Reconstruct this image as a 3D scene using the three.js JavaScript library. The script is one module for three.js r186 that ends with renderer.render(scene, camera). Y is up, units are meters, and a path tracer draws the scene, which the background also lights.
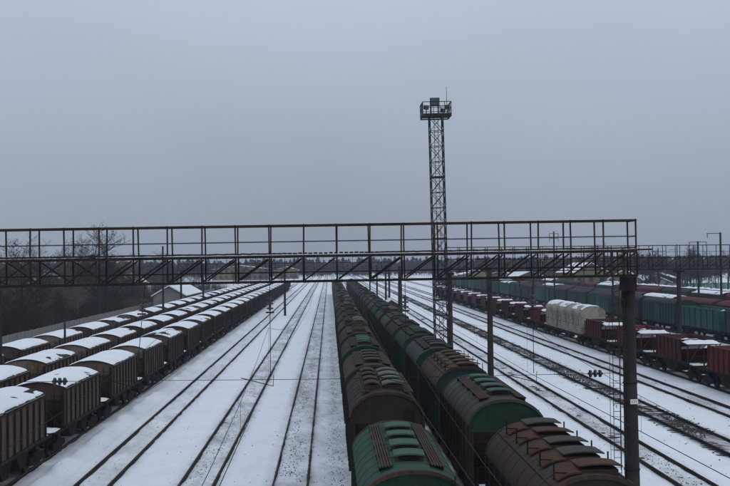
import * as THREE from 'three';
import { mergeGeometries, toCreasedNormals } from 'three/addons/utils/BufferGeometryUtils.js';

// ------------------------------------------------------------------ camera, sky, sun, exposure
const RAIL = 0.17;                       // height of the rail head above the snow
const scene = new THREE.Scene();
const camera = new THREE.PerspectiveCamera(2 * Math.atan(243 / 1000) * 180 / Math.PI, 730 / 486, 0.3, 9000);
camera.position.set(0, 10.3 + RAIL, 0);
camera.rotation.set(0.0186, -0.0362, -0.0105, 'YXZ');
scene.add(camera);

const renderer = new THREE.WebGLRenderer({ antialias: true });
renderer.setSize(1024, 682);
renderer.toneMapping = THREE.LinearToneMapping;
renderer.toneMappingExposure = 1.0;
renderer.shadowMap.enabled = true;

let seed = 7;
function rnd() { seed = (seed + 0x6D2B79F5) | 0; let t = Math.imul(seed ^ (seed >>> 15), 1 | seed); t = (t + Math.imul(t ^ (t >>> 7), 61 | t)) ^ t; return ((t ^ (t >>> 14)) >>> 0) / 4294967296; }
const rr = (a, b) => a + (b - a) * rnd();
const pick = a => a[Math.floor(rnd() * a.length)];
const clamp = (x, a = 0, b = 1) => Math.min(b, Math.max(a, x));
const sstep = (a, b, x) => { const t = clamp((x - a) / (b - a)); return t * t * (3 - 2 * t); };
function hash(x, y, s = 0) { let h = Math.imul(x | 0, 374761393) + Math.imul(y | 0, 668265263) + Math.imul(s | 0, 1274126177); h = Math.imul(h ^ (h >>> 13), 1274126177); return ((h ^ (h >>> 16)) >>> 0) / 4294967296; }
// value noise; per > 0 makes it tile
function vn(x, y, s = 0, per = 0) {
  const x0 = Math.floor(x), y0 = Math.floor(y), fx = x - x0, fy = y - y0;
  const m = per ? v => ((v % per) + per) % per : v => v;
  const u = fx * fx * (3 - 2 * fx), v = fy * fy * (3 - 2 * fy);
  const a = hash(m(x0), m(y0), s), b = hash(m(x0 + 1), m(y0), s), c = hash(m(x0), m(y0 + 1), s), d = hash(m(x0 + 1), m(y0 + 1), s);
  return (a + (b - a) * u) * (1 - v) + (c + (d - c) * u) * v;
}
function fbm(x, y, o = 4, s = 0, per = 0) { let a = 0.5, t = 0, n = 0; for (let i = 0; i < o; i++) { t += a * vn(x, y, s + i, per); n += a; a *= 0.5; x *= 2; y *= 2; per *= 2; } return t / n; }

// overcast sky: the standard overcast distribution (zenith three times the horizon) with faint cloud mottling
{
  const W = 1024, H = 512, d = new Float32Array(W * H * 4);
  for (let j = 0; j < H; j++) {
    const el = ((j + 0.5) / H - 0.5) * Math.PI, se = Math.sin(el);
    for (let i = 0; i < W; i++) {
      const u = (i + 0.5) / W, az = u * 2 * Math.PI;
      let L = se > 0 ? (1 + 2 * se) / 3 : 1 / 3;
      const cx = Math.cos(az) * Math.cos(el), cz = Math.sin(az) * Math.cos(el);
      const n = fbm(cx * 2.2 + 9, cz * 2.2 + se * 3 + 5, 4, 3) - 0.5;
      L *= 1 + 0.3 * n;
      const warm = 0.5 + 0.9 * (fbm(cx * 1.5 + 30, cz * 1.5 + se * 2, 3, 8) - 0.5);
      const k = (j * W + i) * 4, P = 1.02;
      d[k] = L * P * (0.755 + 0.13 * warm); d[k + 1] = L * P * (0.96 + 0.02 * warm); d[k + 2] = L * P * 1.19; d[k + 3] = 1;
    }
  }
  const sky = new THREE.DataTexture(d, W, H, THREE.RGBAFormat, THREE.FloatType);
  sky.mapping = THREE.EquirectangularReflectionMapping; sky.magFilter = sky.minFilter = THREE.LinearFilter; sky.needsUpdate = true;
  scene.background = sky; scene.environment = sky;
}
const sun = new THREE.DirectionalLight(0xfff4e6, 0.5);
sun.position.set(130, 90, 60); sun.target.position.set(0, 0, -120); scene.add(sun, sun.target);
sun.castShadow = true; sun.shadow.radius = 60; sun.shadow.mapSize.set(4096, 4096);
Object.assign(sun.shadow.camera, { left: -260, right: 260, top: 260, bottom: -260, near: 1, far: 800 });

scene.fog = new THREE.FogExp2(new THREE.Color().setRGB(0.62, 0.68, 0.78), 0.00026);

// ------------------------------------------------------------------ helpers
const used = {};
function numbered(n) { const k = used[n] = (used[n] ?? -1) + 1; return k ? `${n}_${String(k).padStart(3, '0')}` : n; }
function thing(name, label, category, pos = [0, 0, 0], turn = 0, group) {
  if (label.split(' ').length > 16) console.log('LONG', label);
  const o = new THREE.Group(); o.name = numbered(name); scene.add(o); o.position.set(...pos); o.rotation.y = turn;
  o.userData = { label, category }; if (group) o.userData.group = group; return o;
}
function part(name, geom, mat, parent) {
  const m = new THREE.Mesh(geom, mat); m.name = name; m.castShadow = m.receiveShadow = true; parent.add(m); return m;
}
function solo(name, geom, mat, label, category, pos = [0, 0, 0], group) {
  const m = part(numbered(name), geom, mat, scene); m.position.set(...pos); m.userData = { label, category }; if (group) m.userData.group = group; return m;
}
const ORD = 'first second third fourth fifth sixth seventh eighth ninth tenth eleventh twelfth thirteenth fourteenth fifteenth sixteenth seventeenth eighteenth nineteenth twentieth'.split(' ');
const ord = i => i < 20 ? ORD[i] : i < 29 ? 'twenty-' + ORD[i - 20] : 'thirtieth';

function boxUV(g, s = 0.25) {
  const p = g.attributes.position, n = p.count, uv = new Float32Array(n * 2);
  const a = new THREE.Vector3(), b = new THREE.Vector3(), c = new THREE.Vector3(), N = new THREE.Vector3(), e = new THREE.Vector3();
  for (let i = 0; i < n; i += 3) {
    a.fromBufferAttribute(p, i); b.fromBufferAttribute(p, i + 1); c.fromBufferAttribute(p, i + 2);
    N.subVectors(b, a).cross(e.subVectors(c, a));
    const ax = Math.abs(N.x), ay = Math.abs(N.y), az = Math.abs(N.z), v = [a, b, c];
    for (let k = 0; k < 3; k++) {
      const q = v[k]; const [U, V] = ay >= ax && ay >= az ? [q.z, q.x] : ax >= az ? [q.z, q.y] : [q.x, q.y];
      uv[(i + k) * 2] = U * s; uv[(i + k) * 2 + 1] = V * s;
    }
  }
  g.setAttribute('uv', new THREE.BufferAttribute(uv, 2)); return g;
}
const V3 = (x, y, z) => new THREE.Vector3(x, y, z);
const UPV = V3(0, 1, 0);
class B {
  constructor() { this.g = []; }
  add(g) { if (g.index) g = g.toNonIndexed(); for (const k of Object.keys(g.attributes)) if (k !== 'position' && k !== 'normal') g.deleteAttribute(k); this.g.push(g); return this; }
  box(cx, cy, cz, sx, sy, sz, rx = 0, ry = 0, rz = 0) {
    const g = new THREE.BoxGeometry(sx, sy, sz); if (rx) g.rotateX(rx); if (ry) g.rotateY(ry); if (rz) g.rotateZ(rz); g.translate(cx, cy, cz); return this.add(g);
  }
  bar(p, q, w, h = w) {                          // square bar between two points
    const a = V3(...p), b = V3(...q), l = a.distanceTo(b), g = new THREE.BoxGeometry(w, h, l);
    const m = new THREE.Matrix4().lookAt(b, a, Math.abs(b.y - a.y) > 0.98 * l ? V3(0, 0, 1) : UPV); g.applyMatrix4(m); g.translate((p[0] + q[0]) / 2, (p[1] + q[1]) / 2, (p[2] + q[2]) / 2); return this.add(g);
  }
  cyl(p, q, r0, r1 = r0, seg = 10) {
    const a = V3(...p), b = V3(...q), l = a.distanceTo(b), g = new THREE.CylinderGeometry(r1, r0, l, seg);
    g.applyQuaternion(new THREE.Quaternion().setFromUnitVectors(UPV, b.clone().sub(a).normalize())); g.translate((p[0] + q[0]) / 2, (p[1] + q[1]) / 2, (p[2] + q[2]) / 2); return this.add(g);
  }
  prof(pts, z0, z1, crease = 0.55) {             // polygon in xy pushed from z0 to z1
    const s = new THREE.Shape(pts.map(p => new THREE.Vector2(...p)));
    const g = new THREE.ExtrudeGeometry(s, { depth: z1 - z0, bevelEnabled: false }); g.translate(0, 0, z0); return this.add(toCreasedNormals(g, crease));
  }
  profX(pts, x0, x1) {                           // polygon in (z,y) pushed from x0 to x1
    const s = new THREE.Shape(pts.map(p => new THREE.Vector2(...p)));
    const g = new THREE.ExtrudeGeometry(s, { depth: x1 - x0, bevelEnabled: false }); g.rotateY(-Math.PI / 2); g.translate(x1, 0, 0); return this.add(toCreasedNormals(g, 0.5));
  }
  done(s) { const g = this.g.length === 1 ? this.g[0] : mergeGeometries(this.g); return boxUV(g, s); }
}
const GC = {};
const gc = (k, fn) => GC[k] ?? (GC[k] = fn());

// ------------------------------------------------------------------ textures and materials
const toS = v => { v = clamp(v); return Math.round(255 * (v <= 0.0031308 ? v * 12.92 : 1.055 * v ** (1 / 2.4) - 0.055)); };
function tex(n, fn, srgb = true) {
  const d = new Uint8Array(n * n * 4);
  for (let j = 0; j < n; j++) for (let i = 0; i < n; i++) {
    const c = fn(i / n, j / n), k = (j * n + i) * 4;
    for (let q = 0; q < 3; q++) d[k + q] = srgb ? toS(c[q]) : Math.round(255 * clamp(c[q]));
    d[k + 3] = 255;
  }
  const t = new THREE.DataTexture(d, n, n); t.wrapS = t.wrapT = THREE.RepeatWrapping; t.magFilter = THREE.LinearFilter; t.minFilter = THREE.LinearMipmapLinearFilter; t.generateMipmaps = true;
  if (srgb) t.colorSpace = THREE.SRGBColorSpace; t.needsUpdate = true; return t;
}
let msalt = 0;
// weathered paint: base colour, rust colour, share of rust; streaks run down the wall (texture v)
function paint(base, rust = [0.06, 0.03, 0.018], share = 0.3, rough = 0.8, tone = 0.85) {
  const s = (msalt += 17);
  const t = tex(256, (u, v) => {
    const big = fbm(u * 4, v * 4, 4, s, 4), streak = fbm(u * 32, v * 3, 3, s + 5, 0) * 0.5 + fbm(u * 48, v * 8, 2, s + 6, 8) * 0.5, fine = hash(Math.floor(u * 256), Math.floor(v * 256), s);
    const r = sstep(0.62 - share * 0.5, 0.78 - share * 0.5, big * 0.65 + streak * 0.35);
    const k = 1 + tone * (streak - 0.5) + tone * 0.8 * (big - 0.5) + 0.2 * (fine - 0.5);
    return base.map((b, q) => (b + (rust[q] - b) * r) * k);
  });
  return new THREE.MeshPhysicalMaterial({ map: t, roughness: rough, metalness: 0, specularIntensity: 0.3 });
}
const plain = (c, rough = 0.8, metal = 0) => new THREE.MeshPhysicalMaterial({ color: new THREE.Color().setRGB(...c), roughness: rough, metalness: metal, specularIntensity: rough > 0.5 ? 0.3 : 1 });
const M = {
  steel: paint([0.018, 0.013, 0.011], [0.036, 0.018, 0.012], 0.4, 0.8),
  mastSteel: paint([0.03, 0.03, 0.03], [0.028, 0.02, 0.016], 0.35, 0.75),
  under: paint([0.01, 0.009, 0.0085], [0.018, 0.013, 0.011], 0.4, 0.9),
  wheel: plain([0.02, 0.018, 0.017], 0.6, 0.3),
  rail: paint([0.018, 0.014, 0.012], [0.032, 0.018, 0.012], 0.5, 0.7),
  sleeper: paint([0.025, 0.022, 0.02], [0.05, 0.047, 0.043], 0.3, 0.95),
  pole: paint([0.045, 0.042, 0.04], [0.024, 0.022, 0.021], 0.5, 0.9),
  concrete: paint([0.2, 0.19, 0.175], [0.15, 0.14, 0.13], 0.4, 0.95, 0.3),
  brown1: paint([0.042, 0.029, 0.023], [0.062, 0.03, 0.017], 0.3),
  brown2: paint([0.03, 0.023, 0.02], [0.022, 0.017, 0.015], 0.4),
  brown3: paint([0.05, 0.04, 0.032], [0.045, 0.025, 0.016], 0.35),
  brown4: paint([0.024, 0.018, 0.016], [0.052, 0.025, 0.014], 0.25),
  green1: paint([0.028, 0.072, 0.05], [0.036, 0.044, 0.033], 0.3),
  green2: paint([0.011, 0.042, 0.027], [0.014, 0.021, 0.016], 0.35),
  green3: paint([0.014, 0.036, 0.027], [0.042, 0.03, 0.021], 0.35),
  teal: paint([0.01, 0.042, 0.034], [0.02, 0.03, 0.027], 0.35),
  grey1: paint([0.062, 0.06, 0.05], [0.042, 0.038, 0.03], 0.4),
  grey2: paint([0.045, 0.045, 0.046], [0.028, 0.027, 0.026], 0.4),
  rust1: paint([0.062, 0.027, 0.014], [0.038, 0.023, 0.017], 0.4),
  rust2: paint([0.08, 0.037, 0.018], [0.042, 0.026, 0.018], 0.45),
  lidPale: paint([0.11, 0.125, 0.105], [0.075, 0.065, 0.05], 0.35),
  lidGreen: paint([0.05, 0.1, 0.075], [0.04, 0.06, 0.05], 0.3),
  wagonA: paint([0.19, 0.15, 0.125], [0.09, 0.056, 0.044], 0.5, 0.85, 0.9),
  wagonB: paint([0.11, 0.082, 0.072], [0.07, 0.055, 0.047], 0.4, 0.85, 0.9),
  wagonC: paint([0.125, 0.078, 0.066], [0.065, 0.048, 0.042], 0.4, 0.85, 0.9),
  wagonRib: paint([0.018, 0.015, 0.014], [0.03, 0.021, 0.017], 0.4),
  wagonEnd: paint([0.075, 0.04, 0.035], [0.05, 0.034, 0.03], 0.4),
  red1: paint([0.11, 0.019, 0.018], [0.045, 0.016, 0.014], 0.4),
  red2: paint([0.075, 0.016, 0.015], [0.03, 0.013, 0.012], 0.4),
  boxGreen: paint([0.026, 0.085, 0.06], [0.02, 0.05, 0.038], 0.35),
  boxGreen2: paint([0.016, 0.042, 0.034], [0.022, 0.03, 0.025], 0.4),
  roofDark: paint([0.032, 0.028, 0.025], [0.018, 0.016, 0.015], 0.4),
  maroon: paint([0.09, 0.02, 0.02], [0.05, 0.018, 0.016], 0.4),
  beige: paint([0.3, 0.28, 0.22], [0.17, 0.145, 0.11], 0.4, 0.85, 0.55),
  yellow: paint([0.17, 0.145, 0.09], [0.11, 0.095, 0.065], 0.4, 0.9, 0.25),
  brick: paint([0.12, 0.06, 0.045], [0.08, 0.045, 0.035], 0.4, 0.9, 0.3),
  plaster: paint([0.2, 0.19, 0.17], [0.14, 0.13, 0.12], 0.35, 0.9, 0.25),
  wood: paint([0.06, 0.05, 0.042], [0.04, 0.035, 0.03], 0.4, 0.95),
  glass: plain([0.02, 0.024, 0.03], 0.12),
  wire: plain([0.02, 0.019, 0.018], 0.8),
  insul: plain([0.016, 0.012, 0.011], 0.3),
  bark: plain([0.032, 0.027, 0.025], 0.95),
  barkPale: plain([0.13, 0.115, 0.1], 0.95),
  brush: plain([0.028, 0.023, 0.021], 0.95),
  conifer: plain([0.018, 0.026, 0.02], 0.95),
  stone: plain([0.06, 0.055, 0.05], 0.95),
  grassDry: plain([0.16, 0.13, 0.08], 0.95),
  fenceTeal: paint([0.07, 0.19, 0.17], [0.08, 0.14, 0.13], 0.4),
  white: plain([0.7, 0.72, 0.7], 0.6),
  plateInk: plain([0.02, 0.05, 0.04], 0.7),
  lampGlass: plain([0.07, 0.08, 0.08], 0.25),
};
const snowBump = tex(512, (u, v) => { const n = fbm(u * 16, v * 16, 5, 91, 16) * 0.8 + hash(Math.floor(u * 512), Math.floor(v * 512), 92) * 0.2; return [n, n, n]; }, false);
const snowMap = tex(1024, (u, v) => {
  const a = fbm(u * 6, v * 6, 6, 71, 6), b = fbm(u * 96, v * 96, 2, 75, 96), h = hash(Math.floor(u * 1024), Math.floor(v * 1024), 77);
  const k = 0.93 + 0.1 * (a - 0.5) + 0.1 * (b - 0.5) - (h > 0.992 ? 0.35 : 0);
  return [k, k, k * 1.005];
});
const snowMat = new THREE.MeshStandardMaterial({ color: new THREE.Color().setRGB(0.79, 0.795, 0.8), map: snowMap, bumpMap: snowBump, bumpScale: 0.08, roughness: 0.92 });
const groundMat = snowMat.clone(); groundMat.vertexColors = true;

// ------------------------------------------------------------------ ground
const TRACKS = { L3: -26.0, L2: -20.8, L1: -16.0, A: -11.2, B: -6.3, C: -1.9, D: 2.35, E: 7.05, F: 16.7, G: 21.8, H: 26.9, I: 31.5, J: 49.0, K: 53.6, N: 40.5, P: 79.0, Q: 66.5 };
const trackX = Object.values(TRACKS);
function nearTrack(x) { let b = 1e9; for (const t of trackX) b = Math.min(b, Math.abs(x - t)); return b; }
function groundY(x, z) {
  const d = nearTrack(x);
  let y = 0.05 * (fbm(x * 0.35, z * 0.12, 3, 11) - 0.5) + 0.085 * (fbm(x * 1.3, z * 0.9, 3, 15) - 0.5);
  y += 0.02 * (vn(x * 4, z * 4, 19) - 0.5);
  if (d < 0.7) y += 0.015; else if (d < 1.6) y += 0.03 * sstep(0.85, 1.2, d);
  if (d > 1.2) y += 0.04 * sstep(1.2, 2.2, d);
  // cleared snow pushed up beside the parked left train
  const b = Math.abs(x + 13.95 + 0.25 * (vn(z * 0.2, 3, 21) - 0.5)); y += 0.34 * Math.exp(-b * b / 0.12) * sstep(0.25, 0.9, fbm(z * 0.4, 7, 3, 22)) + 0.07 * Math.exp(-b * b / 0.3) * vn(x * 3, z * 2, 24);
  // trodden furrow on the walking strip beside the centre train
  const w = Math.abs(x - 0.35 - 0.15 * Math.sin(z * 0.05)); y -= 0.07 * Math.exp(-w * w / 0.05) * (0.4 + vn(z * 1.6, 2, 23));
  const w2 = Math.abs(x + 13.1 - 0.1 * Math.sin(z * 0.07)); y -= 0.06 * Math.exp(-w2 * w2 / 0.012);
  // footprints along the walking strips and between the rails of the right-hand empty track
  for (const [px, w3, a] of [[-8.8, 0.35, 0.06], [-4.0, 0.3, 0.05], [16.7, 0.45, 0.09], [19.3, 0.3, 0.06], [13.2, 0.5, 0.06], [0.9, 0.6, 0.06]]) {
    const e = x - px - 0.25 * Math.sin(z * 0.11 + px); if (Math.abs(e) < 1.2) y -= a * Math.exp(-e * e / (w3 * w3)) * sstep(0.5, 0.75, vn(x * 3.1, z * 1.7, 27));
  }
  if (Math.abs(x) > 150) y += 0.8 * (fbm(x * 0.01, z * 0.01, 3, 31) - 0.5);
  return y;
}
{
  const xs = [], zs = [];
  for (let x = -15; x <= 30.001; x += 0.22) xs.push(x);
  for (let x = 30.4, s = 0.4; x < 6500; x += s, s *= 1.12) xs.push(x);
  for (let x = -15.4, s = 0.4; x > -6500; x -= s, s *= 1.12) xs.unshift(x);
  for (let d = -60; d < 22; d += 4) zs.push(d);
  for (let d = 22; d < 7000; d *= 1.0085) zs.push(d);
  const nx = xs.length, nz = zs.length, pos = new Float32Array(nx * nz * 3), col = new Float32Array(nx * nz * 3), uv = new Float32Array(nx * nz * 2);
  for (let j = 0; j < nz; j++) for (let i = 0; i < nx; i++) {
    const x = xs[i], z = -zs[j], k = j * nx + i, d = nearTrack(x);
    pos.set([x, groundY(x, z), z], k * 3); uv.set([x / 7, z / 7], k * 2);
    // cinders, oil and brake dust in the snow between the rails, in patches
    let dirt = 0, g = 0;
    if (d < 2.2) {
      const n = fbm(x * 1.1, z * 0.35, 4, 41), m = hash(i, j, 43);
      const bed = 1 - sstep(0.75, 1.5, d);
      dirt = bed * clamp(0.25 + 1.0 * (n - 0.42) + 0.35 * (m - 0.5));
      if (Math.abs(x - TRACKS.G) < 1.5) dirt = clamp(dirt * 1.6 + bed * 0.35 * m + 0.1);
      if (Math.abs(x - TRACKS.A) < 1.5) dirt *= 0.6;
    }
    if (x > -0.9 && x < 1.4) { g = (0.04 + 0.32 * hash(i, j, 47)) * sstep(0.35, 0.6, fbm(x * 2.2, z * 0.6, 3, 48)) * sstep(-0.9, -0.3, x) * (1 - sstep(0.9, 1.4, x)); }
    if (x < -36) { dirt = 0.75 * sstep(0.45, 0.65, fbm(x * 0.3, z * 0.3, 4, 51)) * (x > -140 ? 1 : 0.3); }
    const q = clamp(dirt + g);
    col.set([1 + (0.22 - 1) * q, 1 + (0.2 - 1) * q, 1 + (0.18 - 1) * q], k * 3);
  }
  const idx = [];
  for (let j = 0; j < nz - 1; j++) for (let i = 0; i < nx - 1; i++) { const a = j * nx + i, b = a + 1, c = a + nx, d = c + 1; idx.push(a, b, c, b, d, c); }
  const g = new THREE.BufferGeometry();
  g.setAttribute('position', new THREE.BufferAttribute(pos, 3)); g.setAttribute('color', new THREE.BufferAttribute(col, 3)); g.setAttribute('uv', new THREE.BufferAttribute(uv, 2)); g.setIndex(idx); g.computeVertexNormals();
  const m = part('ground', g, groundMat, scene); m.userData = { kind: 'structure', label: 'snow covered ground of the railway yard' };
}

// ------------------------------------------------------------------ tracks
function railGeo(z0, z1) {
  return gc(`rail${z0},${z1}`, () => new B().prof([[-0.075, -0.02], [0.075, -0.02], [0.075, 0.0], [0.012, 0.035], [0.012, 0.125], [0.036, 0.135], [0.036, 0.17], [-0.036, 0.17], [-0.036, 0.135], [-0.012, 0.125], [-0.012, 0.035], [-0.075, 0.0]], -z1, -z0, 0.3).done());
}
const sleeperGeo = gc('sleeper', () => new B().box(0, 0, 0, 2.7, 0.16, 0.25).done());
const TNAMES = { L3: 'track under the row of wagons nearest the concrete wall', L2: 'track under the middle left wagon row', L1: 'track under the near left wagon row', A: 'empty track beside the left wagons', B: 'second empty track from the left wagons', C: 'empty track beside the centre hopper train', D: 'track under the centre hopper train', E: 'track under the right hopper train', F: 'empty track right of the hopper trains', G: 'dirty track with bare sleepers showing', H: 'empty track beside the red hoppers', I: 'track under the red hopper row', N: 'empty track behind the red hoppers', J: 'track under the green boxcars', K: 'track under the maroon boxcars', P: 'track under the dark far wagons', Q: 'track under the third row of boxcars' };
for (const [k, x] of Object.entries(TRACKS)) {
  const t = new THREE.Group(); t.name = numbered('railway_track'); t.position.set(x, 0, 0); t.userData = { kind: 'structure', label: TNAMES[k] }; scene.add(t);
  const far = 'ABCDEFGHIN'.includes(k) ? 900 : 480;
  for (const s of [-1, 1]) { const r = part('rail', railGeo(-30, far), M.rail, t); r.position.x = s * 0.796; }
  const single = k === 'G' ? [58, 150] : 'BC'.includes(k) ? [44, 72] : k === 'F' ? [40, 62] : null;
  const inst = [];
  for (let d = 20; d < 330; d += 0.55) {
    const top = k === 'G' ? rr(-0.01, 0.045) : k === 'A' ? rr(-0.12, -0.05) : rr(-0.1, -0.012);
    const o = new THREE.Matrix4().compose(V3(rr(-0.05, 0.05), top - 0.08, -d + rr(-0.04, 0.04)), new THREE.Quaternion().setFromEuler(new THREE.Euler(0, rr(-0.03, 0.03), rr(-0.006, 0.006))), V3(1, 1, 1));
    if (single && d > single[0] && d < single[1]) { const m = part('sleeper', sleeperGeo, M.sleeper, t); m.applyMatrix4(o); } else if ('ABCFGH'.includes(k)) inst.push(o);
  }
  if (inst.length) { const im = new THREE.InstancedMesh(sleeperGeo, M.sleeper, inst.length); inst.forEach((o, i) => im.setMatrixAt(i, o)); im.name = 'sleepers'; im.userData = { kind: 'stuff' }; im.castShadow = im.receiveShadow = true; t.add(im); }
}
// cinders and stones lying on the snow, mostly between the rails
{
  const g = new THREE.IcosahedronGeometry(0.05, 0); boxUV(g);
  const list = [];
  const put = (x, d, s) => list.push(new THREE.Matrix4().compose(V3(x, groundY(x, -d) + s * 0.015, -d), new THREE.Quaternion().setFromEuler(new THREE.Euler(rr(0, 6), rr(0, 6), rr(0, 6))), V3(s * rr(0.7, 1.4), s * rr(0.5, 0.9), s * rr(0.7, 1.4))));
  for (const [k, n] of [['A', 200], ['B', 1500], ['C', 2600], ['F', 1800], ['G', 7000], ['H', 700]]) for (let i = 0; i < n; i++) {
    const d = 34 + 130 * rnd() ** 1.6, x = TRACKS[k] + (rnd() + rnd() - 1) * (rnd() < 0.8 ? 0.9 : 2.0);
    if (fbm(x * 0.9, d * 0.25, 3, 61) > 0.4) put(x, d, rr(0.25, k === 'G' ? 1.4 : 0.7));
  }
  for (let i = 0; i < 2000; i++) { const d = 34 + 120 * rnd() ** 1.6; put(0.35 + (rnd() + rnd() - 1) * 0.7, d, rr(0.25, 0.6)); }
  for (let i = 0; i < 350; i++) put(rr(-14, 1), 36 + 120 * rnd() ** 1.5, rr(0.2, 0.6));
  for (let i = 0; i < 700; i++) put(rr(10, 29), 40 + 120 * rnd() ** 1.5, rr(0.3, 0.9));
  const im = new THREE.InstancedMesh(g, M.stone, list.length); list.forEach((o, i) => im.setMatrixAt(i, o)); im.name = 'cinders'; im.castShadow = im.receiveShadow = true;
  im.userData = { kind: 'stuff', label: 'dark cinders and stones scattered on the snow between rails', category: 'cinders' }; scene.add(im);
}

// ------------------------------------------------------------------ wagon parts
const wheelGeo = gc('wheel', () => new B().cyl([-0.07, 0, 0], [0.07, 0, 0], 0.475, 0.475, 18).cyl([-0.1, 0, 0], [-0.06, 0, 0], 0.52, 0.52, 18).done());
const sideFrameGeo = gc('sideframe', () => new B().profX([[-1.25, 0.42], [-1.1, 0.3], [-0.7, 0.3], [-0.4, 0.2], [0.4, 0.2], [0.7, 0.3], [1.1, 0.3], [1.25, 0.42], [1.2, 0.62], [0.6, 0.66], [0.35, 0.82], [-0.35, 0.82], [-0.6, 0.66], [-1.2, 0.62]], -0.08, 0.08).done());
const bolsterGeo = gc('bolster', () => new B().box(0, 0.72, 0, 2.2, 0.24, 0.42).cyl([-0.9, 0.475, -0.925], [0.9, 0.475, -0.925], 0.08, 0.08, 8).cyl([-0.9, 0.475, 0.925], [0.9, 0.475, 0.925], 0.08, 0.08, 8).done());
const bogieFar = gc('bogiefar', () => {
  const b = new B().box(0, 0.65, 0, 2.2, 0.25, 0.4);
  for (const s of [-1, 1]) { b.box(s * 1.03, 0.5, 0, 0.14, 0.35, 2.4); for (const z of [-0.925, 0.925]) b.cyl([s * 0.72, 0.475, z], [s * 0.86, 0.475, z], 0.475, 0.475, 12); }
  return b.done();
});
function bogie(p, z, lod) {
  if (lod > 1) { const m = part('bogie', bogieFar, M.under, p); m.position.z = z; return; }
  const b = new THREE.Group(); b.name = 'bogie'; b.position.z = z; p.add(b);
  part('bolster', bolsterGeo, M.under, b);
  for (const s of [-1, 1]) {
    const f = part('side_frame', sideFrameGeo, M.under, b); f.position.x = s * 1.03;
    for (const q of [-0.925, 0.925]) { const w = part('wheel', wheelGeo, M.wheel, b); w.position.set(s * 0.79, 0.475, q); if (s < 0) w.rotation.y = Math.PI; }
  }
  // wheel flange reaches just inside the rail head
}
const couplerGeo = gc('coupler', () => new B().box(0, 1.04, 0.25, 0.22, 0.2, 0.75).box(0.04, 1.04, 0.66, 0.36, 0.34, 0.24).box(0, 0.8, 0.45, 0.05, 0.35, 0.05).done());
function couplers(p, half) { for (const s of [-1, 1]) { const c = part('coupler', couplerGeo, M.under, p); c.position.z = s * (half - 0.8); if (s < 0) c.rotation.y = Math.PI; } }
// arch of a roof: height over the eave at x
const archR = (t, k) => k === 'round' ? Math.max(0, 1 - Math.abs(t) ** 2.3) ** 0.62 : 1 - t * t;
function archPts(hw, eave, rise, k, n = 22) { const a = []; for (let i = 0; i <= n; i++) { const t = Math.sin((i / n - 0.5) * Math.PI); a.push([hw * t, eave + rise * archR(t, k)]); } return a; }
function archBand(hw, eave, rise, k, z0, z1, th, n) { const o = archPts(hw, eave, rise, k, n), i = archPts(hw - th * 0.7, eave, rise - th, k, n).reverse(); return new B().prof([...o, ...i], z0, z1, 0.7).done(); }
function archFace(hw, eave, rise, k, z0, z1, low, n) { return new B().prof([...archPts(hw, eave, rise, k, n), [hw, low], [-hw, low]], z0, z1).done(); }
const ladderGeo = (h, w = 0.42, step = 0.32) => gc(`ladder${h},${w}`, () => { const b = new B(); for (const s of [-1, 1]) b.box(s * w / 2, h / 2, 0, 0.035, h, 0.035); for (let y = 0.2; y < h; y += step) b.box(0, y, 0, w, 0.028, 0.028); return b.done(); });
// snow lying on an arched roof: thick in the middle, broken at the edges, holes where the wind bared the roof
function snowArch(key, hw, eave, rise, k, L, hole, s, th = 0.07) {
  return gc(key, () => {
    const nx = 26, nz = Math.round(L * 5), pos = [], uv = [], idx = [];
    for (let j = 0; j <= nz; j++) for (let i = 0; i <= nx; i++) {
      const t = Math.sin((i / nx - 0.5) * Math.PI * 0.985), x = hw * t, z = (j / nz - 0.5) * L;
      const n = fbm(x * 1.1 + s * 13, z * 0.55 + s * 7, 4, 100 + s), m = fbm(x * 3, z * 3, 3, 130 + s), e = Math.min(hw - Math.abs(x), (L / 2 - Math.abs(z)) * 1.1);
      let h = th * (0.7 + 0.9 * (m - 0.3)) * sstep(0.0, 0.14, e + 0.02 - 0.22 * (m - 0.4) - 0.1 * (n - 0.45)) * (0.75 + 0.9 * (n - 0.4)) + (n < hole ? -0.6 * (hole - n) : 0);
      const ry = eave + rise * archR(t, k);
      pos.push(x, h < 0.012 ? ry - 0.035 : ry + h, z); uv.push(x / 7 + s * 0.3, z / 7);
    }
    for (let j = 0; j < nz; j++) for (let i = 0; i < nx; i++) { const a = j * (nx + 1) + i; idx.push(a, a + nx + 1, a + 1, a + 1, a + nx + 1, a + nx + 2); }
    const g = new THREE.BufferGeometry(); g.setAttribute('position', new THREE.Float32BufferAttribute(pos, 3)); g.setAttribute('uv', new THREE.Float32BufferAttribute(uv, 2)); g.setIndex(idx); g.computeVertexNormals(); return g;
  });
}
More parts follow.
